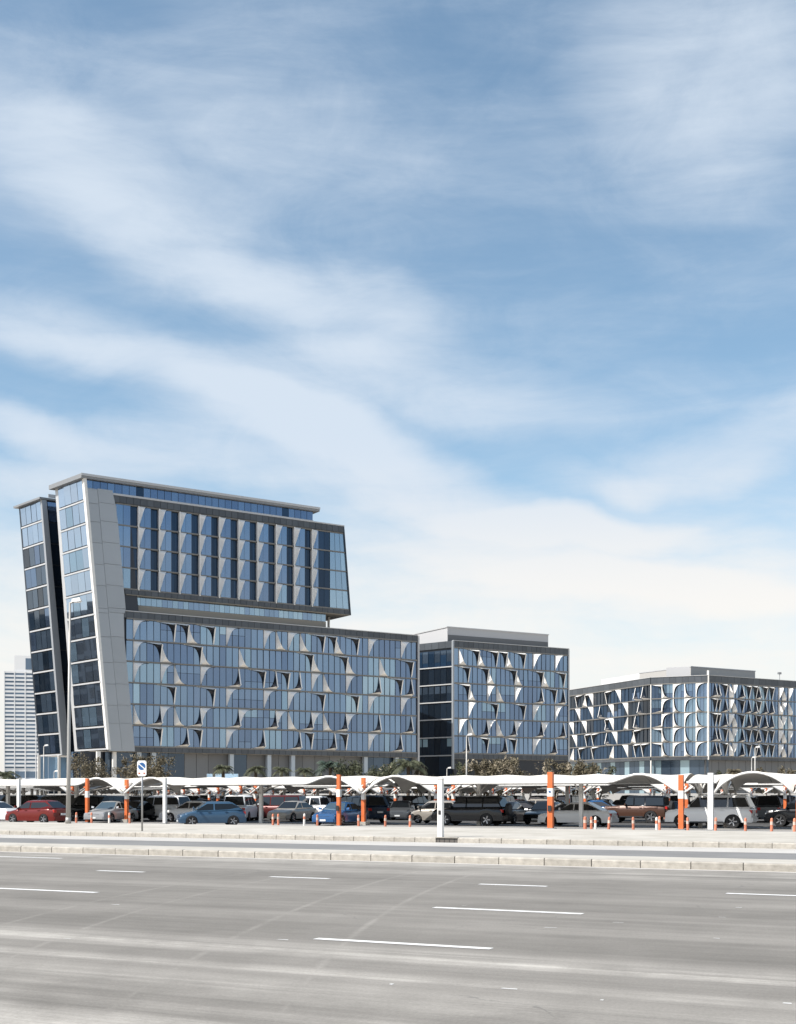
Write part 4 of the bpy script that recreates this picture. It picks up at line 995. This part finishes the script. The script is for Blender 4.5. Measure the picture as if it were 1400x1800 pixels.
def palm(px, d, h, w, label, m='palm', trunk_h=None, nf=22):
    p = at(px, d, 0); mw = frame(p.x, p.y, random.uniform(0, 6)); root = empty('palm_tree', mw); tag(root, label, 'palm')
    th = trunk_h if trunk_h is not None else h * .55
    b = MB(); b.tube([(0, 0, 0), (.05, 0, th * .5), (0, 0, th)], [.24, .20, .22], 8); b.build('trunk', M['bark'], root, mw)
    rnd = random.Random(int(px)); me0 = None
    for i in range(nf):
        az_ = i * 2.4; up = rnd.uniform(.2, 1.45); L = w / 2 * rnd.uniform(.85, 1.1)
        b = MB(); pts = []
        for k in range(9):
            t = k / 8; r = L * (t * math.cos(up * .6)) * 1.0; z = th + L * (math.sin(up) * t - .75 * t * t)
            pts.append(Vector((r * math.cos(az_), r * math.sin(az_), z)))
        side = Vector((-math.sin(az_), math.cos(az_), 0))
        for k in range(8):
            for q in range(3):
                c = lerp(pts[k], pts[k + 1], q / 3); ll = L * .36 * math.sin(PI * min(1, (k + q / 3 + .9) / 9)) ** .7
                for sg_ in (-1, 1):
                    tip = c + side * sg_ * ll * rnd.uniform(.7, 1.1) + (pts[k + 1] - pts[k]) * 1.2 - Vector((0, 0, ll * rnd.uniform(.2, .6))); d_ = (pts[k + 1] - pts[k]) * .34
                    b.face([c, c + d_, tip])
        b.tube([tuple(q) for q in pts], [.04 - .004 * k for k in range(9)], 4)
        b.build('frond', M[m], root, mw)
def tz(d, py): return CAM_H + (HZ - py) * d / F
bush(150, 176, 5.6, tz(176, 1329), 'tall thin dusty tree behind the orange column, at the leaning building', 'leafb', 1100, name='tree', cat='tree', size=.15)
bush(165, 182, 4.0, tz(182, 1338), 'smaller sparse tree right of the tall thin dusty tree', 'leafb', 700, name='tree', cat='tree', size=.15)
bush(240, 172, 4.8, tz(172, 1331), 'dusty tree behind the left side of the parking sign', 'leafb', 1300, 200, name='tree', cat='tree')
bush(270, 170, 5.2, tz(170, 1335), 'wide dusty tree behind the right side of the parking sign', 'leafb', 1500, 350, name='tree', cat='tree')
palm(392, 172, tz(172, 1336), 3.3, 'small spiky olive palm leftmost of four in a row, beside a pale blue screen', m='leafg', trunk_h=tz(172, 1351), nf=26)
palm(450, 172, tz(172, 1341), 3.6, 'small olive palm second of four in a row before the office building', m='leafg', trunk_h=tz(172, 1354), nf=26)
palm(495, 172, tz(172, 1342), 3.2, 'small olive palm third of four in a row before the office building', m='leafg', trunk_h=tz(172, 1355), nf=26)
palm(536, 172, tz(172, 1344), 3.2, 'small olive palm last of four in a row, left of the dark palm', m='leafg', trunk_h=tz(172, 1356), nf=26)
palm(581, 178, tz(178, 1328), 5.6, 'dark green palm with drooping fronds before the office building', trunk_h=tz(178, 1349), nf=30)
palm(8, 175, 4.5, 4.6, 'low palm at the left edge in front of the white tower', m='leafg', trunk_h=tz(175, 1364), nf=28)
palm(718, 160, tz(160, 1325), 5.2, 'half dead palm at the corner gap between the first two buildings', m='leafg', trunk_h=tz(160, 1346), nf=34)
bush(617, 176, 5.6, tz(176, 1342), 'dark olive bush right of the dark palm', 'leafg', 1500)
bush(640, 170, 4.0, tz(170, 1348), 'low dark bush below the bright windows of the office building', 'leafg', 900)
bush(680, 168, 5.0, tz(168, 1340), 'broad olive bush left of the half dead palm', 'leafg', 1300, 100)
bush(740, 162, 2.6, tz(162, 1345), 'small dry bush under the half dead palm', 'leafb', 500, 60)
bush(812, 172, 2.6, tz(172, 1343), 'small round olive bush beside the thin white lamp post', 'leafg', 700)
bush(855, 160, 4.6, tz(160, 1336), 'pale plumed bush left half of the large clump before the middle block', 'leafb', 1500, 900)
bush(893, 158, 5.0, tz(158, 1337), 'pale plumed bush right half of the large clump before the middle block', 'leafb', 1500, 1000)
bush(975, 165, 3.4, tz(165, 1340), 'brownish bush at the right corner of the middle block', 'leafb', 1100, 250)
bush(1012, 160, 4.6, tz(160, 1339), 'pale plumed bush between the middle and the right block', 'leafb', 1500, 800)
bush(1050, 162, 4.2, tz(162, 1347), 'low olive bush left of the arched canopy, before the right block', 'leafg', 1200, 350)
bush(1263, 178, 1.9, tz(178, 1349), 'small dark clump left of a spiky palm before the right block', 'leafg', 600)
palm(1290, 178, tz(178, 1348), 3.2, 'small spiky palm right of a dark clump before the right block', m='leafb', trunk_h=tz(178, 1358))
bush(1335, 184, 2.2, tz(184, 1351), 'low pale shrub just right of the two lamp posts', 'leafb', 500, 60)
bush(1378, 184, 2.4, tz(184, 1349), 'low sparse shrub near the right edge, leftmost of two', 'leafb', 500)
bush(1390, 182, 2.0, tz(182, 1350), 'low sparse shrub near the right edge, rightmost of two', 'leafb', 400)
bush(30, 215, 3.0, tz(215, 1363), 'tiny shrub at the foot of the white tower', 'leafb', 300)
for i, (a_, c_) in enumerate(((364, 374), (379, 392), (396, 419))):
    d_ = 180; p = at(a_, d_, 0); mw = frame(p.x, p.y, R(-5)); o = empty('glass_screen', mw)
    tag(o, 'low pale blue glass screen above the canopies, ' + ('leftmost of three', 'middle of three', 'widest, rightmost of three')[i], 'screen')
    blk('pane', M['blueg'], o, mw, 0, (c_ - a_) * d_ / F, 0, .05, 1.2, tz(d_, 1360.5)); blk('post', M['galv'], o, mw, -.06, 0, 0, .06, 0, tz(d_, 1360.5)); blk('post', M['galv'], o, mw, (c_ - a_) * d_ / F, (c_ - a_) * d_ / F + .06, 0, .06, 0, tz(d_, 1360.5))
# boundary wall behind the car park
b = MB(); b.box(-190, 235, 176, 176.3, 0, 2.2); tag(b.build('boundary_wall', M['penth_b'], None, ROAD), 'low beige boundary wall behind the last row of cars', 'wall')
# ------------------------------------------------------------------ vehicles
def arcpts(cx, r, z0, n=8):    # wheel arch polyline from front to rear (x decreasing)
    return [(cx + r * math.cos(PI * i / n), z0 + r * math.sin(PI * i / n)) for i in range(n + 1)]
SPEC = {  # L, W, H, wheel radius, wheelbase centres as fraction, profile of belt line / cabin
    'sedan': dict(L=4.65, W=1.80, H=1.46, r=.33, fx=.31, rx=-.30, zb=.22, prof=[(.5, .50), (.495, .66), (.46, .74), (.30, .86), (.19, .93), (-.36, .97), (-.46, .95), (-.495, .80), (-.5, .45)],
                  cab=[(.21, .92), (.06, 1.0), (-.17, 1.0), (-.37, .95)], cw=.80, pill=[.0]),
    'hatch': dict(L=4.05, W=1.74, H=1.48, r=.32, fx=.32, rx=-.31, zb=.20, prof=[(.5, .48), (.49, .66), (.44, .76), (.29, .89), (.24, .93), (-.44, 1.0), (-.49, .92), (-.5, .40)],
                  cab=[(.27, .92), (.08, 1.0), (-.30, 1.0), (-.47, .99)], cw=.80, pill=[-.02]),
    'suv': dict(L=4.85, W=1.88, H=1.84, r=.39, fx=.30, rx=-.29, zb=.34, prof=[(.5, .62), (.495, .88), (.46, 1.0), (.28, 1.10), (.22, 1.13), (-.46, 1.17), (-.495, 1.05), (-.5, .52)],
                cab=[(.24, 1.12), (.12, 1.0), (-.42, 1.0), (-.485, 1.16)], cw=.84, pill=[.0, -.23]),
    'van': dict(L=5.0, W=1.9, H=1.88, r=.35, fx=.32, rx=-.31, zb=.26, prof=[(.5, .5), (.49, .78), (.44, .92), (.34, 1.04), (.30, 1.10), (-.47, 1.14), (-.495, 1.0), (-.5, .4)],
                cab=[(.34, 1.08), (.16, 1.0), (-.44, 1.0), (-.49, 1.13)], cw=.86, pill=[.0, -.23]),
    'pickup': dict(L=5.2, W=1.86, H=1.80, r=.39, fx=.31, rx=-.29, zb=.36, prof=[(.5, .62), (.495, .88), (.46, 1.0), (.30, 1.09), (.24, 1.11), (-.16, 1.12), (-.17, 1.10), (-.49, 1.10), (-.5, .55)],
                   cab=[(.25, 1.10), (.13, 1.0), (-.12, 1.0), (-.16, 1.12)], cw=.84, pill=[.02]),
    'jeep': dict(L=4.5, W=1.86, H=1.84, r=.42, fx=.33, rx=-.26, zb=.44, prof=[(.48, .62), (.478, 1.06), (.46, 1.12), (.17, 1.18), (.15, 1.18), (-.46, 1.18), (-.465, 1.16), (-.47, .58)],
                 cab=[(.16, 1.17), (.11, 1.0), (-.44, 1.0), (-.46, 1.17)], cw=.92, pill=[.0, -.17]),
    'small': dict(L=3.6, W=1.60, H=1.50, r=.29, fx=.33, rx=-.33, zb=.20, prof=[(.5, .46), (.49, .68), (.44, .80), (.34, .90), (.30, .94), (-.45, 1.0), (-.49, .90), (-.5, .40)],
                  cab=[(.34, .93), (.14, 1.0), (-.34, 1.0), (-.475, .99)], cw=.80, pill=[-.02]),
}
_wh = {}
def wheel_meshes(r):
    if r in _wh: return _wh[r]
    w = .11
    def lat(prof, m, seg=18):
        b = MB()
        for (r0, y0), (r1, y1) in zip(prof, prof[1:]):
            for k in range(seg):
                a, c = 2 * PI * k / seg, 2 * PI * (k + 1) / seg
                b.face([(r0 * math.cos(a), y0, r0 * math.sin(a)), (r0 * math.cos(c), y0, r0 * math.sin(c)), (r1 * math.cos(c), y1, r1 * math.sin(c)), (r1 * math.cos(a), y1, r1 * math.sin(a))])
        return b
    ty = lat([(r * .66, -w), (r * .95, -w), (r, -w * .7), (r, w * .7), (r * .95, w), (r * .66, w)], 0).mesh('tyre', [M['rubber']], True)
    b = lat([(0, -w * .25), (r * .55, -w * .35), (r * .67, -w * .95), (r * .67, w)], 0)
    for k in range(5):
        a = 2 * PI * k / 5; ca, sa = math.cos(a), math.sin(a); q = .18
        b.face([(r * .1 * ca - r * q * .4 * sa, -w * .8, r * .1 * sa + r * q * .4 * ca), (r * .64 * ca - r * q * .5 * sa, -w * .95, r * .64 * sa + r * q * .5 * ca), (r * .64 * ca + r * q * .5 * sa, -w * .95, r * .64 * sa - r * q * .5 * ca), (r * .1 * ca + r * q * .4 * sa, -w * .8, r * .1 * sa - r * q * .4 * ca)], 1)
    b2 = lat([(0, -w * .1), (r * .66, -w * .1)], 0)
    rim = b.mesh('rim', [M['trim'], M['rim']], True)
    _wh[r] = (ty, rim); return _wh[r]
def car(kind, paint, px, d, heading, label, z=.05, spare=False, detail=True, roof=None, name=None, group=None, pos=None, tyrecov=None, scale=1.0):
    s = SPEC[kind]; L, W, H, r = s['L'], s['W'], s['H'], s['r']
    p = pos or at(px, d, z); mw = frame(p.x, p.y, R(heading), z) @ S(scale, scale, scale)
    NM = {'sedan': 'parked_sedan', 'hatch': 'parked_hatchback', 'suv': 'parked_suv', 'van': 'parked_van', 'pickup': 'pickup_truck', 'jeep': 'off_roader', 'small': 'parked_hatchback'}
    root = empty(name or NM[kind], mw); tag(root, label, {'van': 'van', 'pickup': 'pickup', 'suv': 'suv', 'jeep': 'suv'}.get(kind, 'car'), group)
    pm = PAINT[paint]
    top = s['prof']; fx, rx = s['fx'] * L, s['rx'] * L; zb = s['zb']; ra = r * 1.16
    outline = [(a * L, z_) for a, z_ in top]                  # front top to rear
    low = [(-.485 * L, zb)] + [(x, z_) for x, z_ in reversed(arcpts(rx, ra, r * .9))] + [(x, z_) for x, z_ in reversed(arcpts(fx, ra, r * .9))] + [(.485 * L, zb)]
    # body shell: side faces with real wheel arches, rounded in plan and section
    zs_belt = max(z_ for _, z_ in outline)
    def hw(x, z_):
        t = abs(x) / (L / 2); base = W / 2 * (1 - .13 * t ** 5)
        k = (z_ - zb) / (zs_belt - zb)
        base *= 1 - .055 * max(0, k - .45) ** 1.2 - .06 * max(0, .25 - k)
        return base
    # columns along x: lower limit from arches, upper from profile
    def top_at(x):
        for (x0, z0), (x1, z1) in zip(outline, outline[1:]):
            if x1 <= x <= x0 and x0 != x1: return z0 + (z1 - z0) * (x - x0) / (x1 - x0)
        return outline[0][1] if x > 0 else outline[-1][1]
    def low_at(x):
        for c in (fx, rx):
            if abs(x - c) < ra: return r * .9 + math.sqrt(max(0, ra * ra - (x - c) ** 2))
        return zb
    xs = sorted(set([round(x, 3) for x, _ in outline] + [round(c + ra * q, 3) for c in (fx, rx) for q in (-1.001, -.999, -.9, -.7, -.4, 0, .4, .7, .9, .999, 1.001)] + [round(L * (-.5 + i / 16), 3) for i in range(17)]))
    b = MB(); K = 6; prev = None
    for x in xs:
        lo, hi = low_at(x), top_at(x); lo = min(lo, hi - .06)
        ringp = []
        for sg in (1, -1):
            col = []
            for k in range(K + 1):
                z_ = lo + (hi - lo) * k / K
                y = hw(x, z_) * (1 - (.10 if k == K else (.025 if k == K - 1 else 0)))
                col.append((x, y * sg, z_ if k < K else hi))
            ringp.append(col)
        cen = (x, 0, hi + .025)
        if prev:
            for si in (0, 1):
                for k in range(K): b.face([prev[0][si][k], ringp[si][k], ringp[si][k + 1], prev[0][si][k + 1]])
                b.face([prev[0][si][K], ringp[si][K], cen, prev[1]])
            b.face([prev[0][0][0], prev[0][1][0], ringp[1][0], ringp[0][0]], 1)
        else: first = (ringp, cen)
        prev = (ringp, cen)
    for rp, ce in (first, prev):
        for k in range(K): b.face([rp[0][k], rp[1][k], rp[1][k + 1], rp[0][k + 1]])
        b.face([rp[0][K], rp[1][K], ce])
    me = b.mesh('body', [pm, M['trim']]); bm = bmesh.new(); bm.from_mesh(me); bmesh.ops.remove_doubles(bm, verts=bm.verts, dist=.002); bmesh.ops.recalc_face_normals(bm, faces=bm.faces)
    for f in bm.faces: f.smooth = True
    for e_ in bm.edges:
        if len(e_.link_faces) == 2 and e_.calc_face_angle(0) > .6: e_.smooth = False
    bm.to_mesh(me); bm.free()
    link('body', me, root, mw)
    blk('underbody', M['trim'], root, mw, -L * .46, L * .46, -W * .40, W * .40, zb - .02, zb + .22)
    # cabin
    cb = s['cab']; cw = s['cw']
    def cabpt(i, sg, inset=0):
        x, z_ = cb[i][0] * L, (cb[i][1] * H if i in (1, 2) else cb[i][1])
        if i in (1, 2): z_ = H - .02
        y = (W / 2 * cw * .88 if i in (1, 2) else W / 2 * .93) * sg
        return Vector((x, y, z_))
    rp = roof or pm; rp = PAINT[rp] if isinstance(rp, str) else rp
    b = MB()
    a = [cabpt(i, 1) for i in range(4)]; c = [cabpt(i, -1) for i in range(4)]
    b.face([a[0], a[1], a[2], a[3]]); b.face([c[3], c[2], c[1], c[0]])
    b.face([a[0], c[0], c[1], a[1]]); b.face([a[2], c[2], c[3], a[3]])
    m1, m2 = lerp(a[1], c[1], .5) + Vector((-.05, 0, .05)), lerp(a[2], c[2], .5) + Vector((.05, 0, .05))
    b.face([a[1], m1, m2, a[2]]); b.face([m1, c[1], c[2], m2]); b.face([a[1], c[1], m1]); b.face([c[2], a[2], m2])
    me = b.mesh('roof', [rp]); bm = bmesh.new(); bm.from_mesh(me); bmesh.ops.remove_doubles(bm, verts=bm.verts, dist=.001)
    bmesh.ops.recalc_face_normals(bm, faces=bm.faces)
    bmesh.ops.bevel(bm, geom=[e_ for e_ in bm.edges if e_.calc_face_angle(0) > .35], offset=.05, segments=2, affect='EDGES')
    for f in bm.faces: f.smooth = True
    bm.to_mesh(me); bm.free(); link('roof', me, root, mw)
    def pane(q, name, out, m=M['cglass'], i0=.07):
        cen = sum(q, Vector()) / 4; qq = [cen + (v - cen) * (1 - i0) + out * .012 for v in q]
        b = MB(); b.prism(qq, [v - out * .02 for v in qq]); b.build(name, m, root, mw)
    pane([a[0], c[0], c[1], a[1]], 'windscreen', Vector((.7, 0, .7)), M['cglass_b'] if paint in ('blue', 'navyblue', 'silver') else M['cglass'], .12)
    pane([c[3], a[3], a[2], c[2]], 'rear_window', Vector((-.9, 0, .3)), i0=.14)
    for sg, q in ((1, a), (-1, c)):
        cuts = [0] + [1] * 0
        xsb = [q[0].x] + [v * L for v in s['pill']] + [q[3].x]
        def up(x):    # point on the top edge
            t = (x - q[2].x) / (q[1].x - q[2].x); return lerp(q[2], q[1], max(0, min(1, t)))
        def dn(x):
            t = (x - q[3].x) / (q[0].x - q[3].x); return lerp(q[3], q[0], max(0, min(1, t)))
        for x0_, x1_ in zip(xsb, xsb[1:]):
            g = .045
            q4 = [dn(x0_ - g), dn(x1_ + g), up(x1_ + g), up(x0_ - g)]
            cen = sum(q4, Vector()) / 4
            q4 = [lerp(v, cen, .0) for v in q4]
            q4 = [Vector((v.x, v.y, v.z + (.05 if i < 2 else -.09))) for i, v in enumerate(q4)]
            # keep corners on the slanted side plane
            out = Vector((0, sg, .25)).normalized()
            b = MB()
            def side_y(z_): t = (z_ - q[0].z) / (H - q[0].z); return lerp(q[0], q[1], max(0, min(1, t))).y
            q4 = [Vector((v.x, side_y(v.z) + sg * .014, v.z)) for v in q4]
            b.prism(q4, [v - Vector((0, sg * .02, 0)) for v in q4]); b.build('side_window', M['cglass'], root, mw)
    ty, rim = wheel_meshes(r)
    for x in (fx, rx):
        for sg in (1, -1):
            wm = mw @ T(x, sg * (W / 2 - .10), r) @ Matrix.Rotation(PI if sg > 0 else 0, 4, 'Z')
            w_ = link('wheel', ty, root, wm); link('rim', rim, w_, wm)
            ar = MB(); ar.tube([(x + (ra - .01) * math.cos(t), sg * (W / 2 * .90), r * .9 + (ra - .01) * math.sin(t)) for t in [PI * i / 8 for i in range(9)]], .03, 5)
            if detail: ar.build('wheel_arch', M['trim'], root, mw)
    # dark wheel wells
    for x in (fx, rx): blk('wheel_well', M['trim'], root, mw, x - ra, x + ra, -W * .38, W * .38, zb, r * .9 + ra * .7)
    zf = top[1][1]; xf = top[1][0] * L
    for sg in (1, -1):
        b = MB(); y0, y1 = sg * W * .29, sg * W * .435; xx = L * .487
        b.prism([(xx, min(y0, y1), zf - .17), (xx, max(y0, y1), zf - .17), (xx - .03, max(y0, y1), zf - .02), (xx - .03, min(y0, y1), zf - .02)], [(xx - .25, v[1] * 1.01, v[2] + .0) for v in [(0, min(y0, y1), zf - .17), (0, max(y0, y1), zf - .17), (0, max(y0, y1), zf - .02), (0, min(y0, y1), zf - .02)]])
        for i in range(len(b.v)): b.v[i] = (b.v[i][0] + .022, b.v[i][1], b.v[i][2])
        b.build('headlight', M['lamp'], root, mw)
        zr = top[-2][1]; b = MB(); b.box(-L * .5 - .012, -L * .47, min(sg * W * .31, sg * W * .43), max(sg * W * .31, sg * W * .43), zr - .20, zr - .02); b.build('tail_light', M['tail'], root, mw)
        if detail:
            mx_ = s['cab'][0][0] * L - .18
            b = MB(); b.prism([(mx_, sg * W * .49, zs_belt + .02), (mx_ + .09, sg * W * .49, zs_belt + .02), (mx_ + .09, sg * (W * .49 + .19), zs_belt + .04), (mx_, sg * (W * .49 + .19), zs_belt + .04)], [(mx_, sg * W * .49, zs_belt + .14), (mx_ + .06, sg * W * .49, zs_belt + .14), (mx_ + .05, sg * (W * .49 + .19), zs_belt + .17), (mx_, sg * (W * .49 + .19), zs_belt + .17)])
            b.build('mirror', pm, root, mw)
            for hx in s['pill']:
                for dx in (.30, -.75):
                    b = MB(); xx = hx * L + dx; y = hw(xx, zs_belt - .12) * sg * .985; b.box(xx - .09, xx + .09, min(y, y + sg * .035), max(y, y + sg * .035), zs_belt - .15, zs_belt - .115)
                    if abs(xx) < L * .4: b.build('door_handle', pm, root, mw)
    blk('grille', M['trim'], root, mw, L * .46, L * .4985, -W * .24, W * .24, zb + .22, zf - .08)
    blk('rear_bumper', M['trim'] if kind in ('jeep',) else pm, root, mw, -L * .515, -L * .47, -W * .42, W * .42, zb + .05, zb + .27)
    blk('front_bumper', M['trim'] if kind in ('jeep',) else pm, root, mw, L * .47, L * .508, -W * .40, W * .40, zb + .03, zb + .22)
    blk('number_plate', M['plate'], root, mw, -L * .53, -L * .514, -.2, .2, zb + .36, zb + .48)
    blk('number_plate', M['plate'], root, mw, L * .508, L * .515, -.2, .2, zb + .07, zb + .18)
    if kind in ('suv', 'jeep') and detail:
        for sg in (1, -1): blk('side_step', M['trim'], root, mw, rx + ra + .05, fx - ra - .05, sg * W / 2 - .06, sg * W / 2 + .05, zb - .04, zb + .04)
        if kind == 'suv':
            for sg in (1, -1):
                b = MB(); b.tube([(cb[1][0] * L - .1, sg * W * .36, H + .05), (cb[2][0] * L + .1, sg * W * .36, H + .05)], .02, 5); b.build('roof_rail', M['trim'], root, mw)
    if spare:
        wm = mw @ T(-L * .5 - .16, .12, zs_belt - .12) @ Matrix.Rotation(-PI / 2, 4, 'Z')
        sp_ = link('spare_wheel', ty, root, wm); 
        b = MB(); n_ = 18
        b.face([(r * .82 * math.cos(2 * PI * k / n_), -.13, r * .82 * math.sin(2 * PI * k / n_)) for k in range(n_)])
        for k in range(n_):
            a_, c_ = 2 * PI * k / n_, 2 * PI * (k + 1) / n_
            b.face([(r * .82 * math.cos(a_), -.13, r * .82 * math.sin(a_)), (r * .82 * math.cos(c_), -.13, r * .82 * math.sin(c_)), (r * .97 * math.cos(c_), -.06, r * .97 * math.sin(c_)), (r * .97 * math.cos(a_), -.06, r * .97 * math.sin(a_))])
        b.build('spare_wheel_cover', tyrecov or M['trim'], sp_, wm, smooth=True)
    return root
A = 153.9
car('hatch', 'red', 66, 83.5, A, 'red hatchback parked side on behind the white column at the left edge', scale=1.04)
car('sedan', 'white', -18, 88, A, 'white car whose tail just shows at the left edge beside the red hatchback')
car('suv', 'black', 28, 97, A, 'black suv directly behind the red hatchback, its left part')
car('suv', 'charcoal', 96, 95, A, 'charcoal suv behind the tail of the red hatchback')
car('suv', 'black', 140, 93, 230, 'black suv in shade between the street lamp and the orange column')
car('sedan', 'silver', 196, 88, 252, 'small silver sedan facing the camera beside the low orange arch column')
car('sedan', 'black', 236, 92, 250, 'black sedan facing the camera behind the parking sign pole')
car('suv', 'white', 282, 94, A, 'white suv seen side on behind the parking sign and white column')
car('sedan', 'white', 340, 90, 166, 'low white sedan half hidden behind the blue hatchback')
car('hatch', 'blue', 371, 77.5, 197, 'steel blue hatchback in the sun with its nose to the left', scale=1.0)
car('van', 'white', 424, 93, 85, 'white van with dark rear window behind the blue hatchback')
car('van', 'maroon', 484, 95, 160, 'maroon and black van in deep shade behind a pair of bollards')
car('pickup', 'white', 556, 96, A, 'white pickup in shade left of the bright blue sedan')
car('sedan', 'navyblue', 598, 79.5, 246, 'bright blue sedan facing the camera behind the orange column')
car('suv', 'darkblue', 637, 86, 120, 'dark blue suv right behind the bright blue sedan')
car('sedan', 'charcoal', 664, 98, 110, 'charcoal sedan left of the grey sedan in the middle bay')
car('sedan', 'grey', 706, 97, 262, 'grey sedan deep in the bay, facing the camera beside a white column')
car('small', 'beige', 771, 85, A, 'small beige hatchback behind the white kerb post')
car('suv', 'black', 829, 78.5, A, 'black off-roader with a spare wheel on its tail beside the small beige car', spare=True, tyrecov=M['trim'], scale=.98)
car('sedan', 'black', 912, 90, A, 'black sedan nose showing behind a white column right of the black off-roader')
car('hatch', 'beige', 946, 92, A, 'beige hatchback just left of the thickest orange column', scale=1.1)
car('sedan', 'white', 1016, 77.3, A, 'long pale sedan side on, right of the thickest orange column')
car('sedan', 'navyblue', 1046, 104, A, 'car with a bright blue roof showing above the pale sedan')
car('jeep', 'brown', 1121, 86, A, 'brown boxy off-roader with black top and spare wheel under the right arch', spare=True, roof='black', tyrecov=M['rubber'])
car('sedan', 'silver', 1180, 90, 258, 'silver sedan half hidden left of the big white off-roader')
car('suv', 'white', 1250, 72.6, A, 'big white off-roader side on, largest vehicle in view', scale=1.02)
car('suv', 'grey', 1341, 90, 84, 'grey wagon showing its rear and red lamp in deep shade')
car('suv', 'black', 1418, 75.5, A, 'black off-roader cut by the right edge', scale=.96)
# deeper rows: each car its own object, whole cars copied with their parts
protos = []
for kind, col in (('suv', 'black'), ('sedan', 'charcoal'), ('suv', 'white'), ('sedan', 'black'), ('hatch', 'silver'), ('van', 'black'), ('sedan', 'white'), ('suv', 'grey'), ('hatch', 'darkblue'), ('sedan', 'beige'), ('sedan', 'maroon')):
    lab = '%s %s' % (col.replace('darkblue', 'dark blue'), {'suv': 'suv', 'sedan': 'sedan', 'hatch': 'hatchback', 'van': 'van'}[kind])
    protos.append([kind, col, lab, None])
wts = [6, 5, 1.2, 6, .8, 4, .8, 3, 3, .6, 1.2]
def copy_car(src, mw):
    c = src.copy(); COL.objects.link(c); c.matrix_basis = mw
    for ch in src.children:
        k = ch.copy(); COL.objects.link(k); k.parent = c
        for g_ in ch.children:
            h_ = g_.copy(); COL.objects.link(h_); h_.parent = k
    return c
rr = random.Random(11)
for rw, n0 in enumerate((78.5, 89.3, 103.3, 118.3, 133.3)):
    seen = {}
    u = u_at(-30, n0)
    while u < u_at(1430, n0):
        if rr.random() < (.80 if n0 > 79 else .55):
            i = rr.choices(range(len(protos)), wts)[0]; pr = protos[i]
            h_ = RANG + R(90 if rr.random() < .6 else -90) + rr.gauss(0, .02)
            q = un(u + rr.uniform(-.15, .15), n0 + rr.uniform(-.3, .3)); mw = frame(q.x, q.y, h_, .05)
            # stay clear of the cars placed above
            clash = any((Vector((o.matrix_basis.translation.x, o.matrix_basis.translation.y)) - Vector((q.x, q.y))).length < 4.4 for o in COL.objects if o.parent is None and o.get('category') in ('car', 'suv', 'van', 'pickup') and not o.get('group'))
            if not clash:
                o_ = seen.get(i, 0); seen[i] = o_ + 1
                lab = 'shaded %s, %s such car from the left in the %s hidden row' % (pr[2], ORD[o_], ORD[rw])
                if pr[3] is None:
                    pr[3] = car(pr[0], pr[1], 0, 0, math.degrees(h_), lab, detail=False, group='cars in the deeper rows of the car park', pos=q)
                else: copy_car(pr[3], mw)['label'] = lab
        u += 2.75
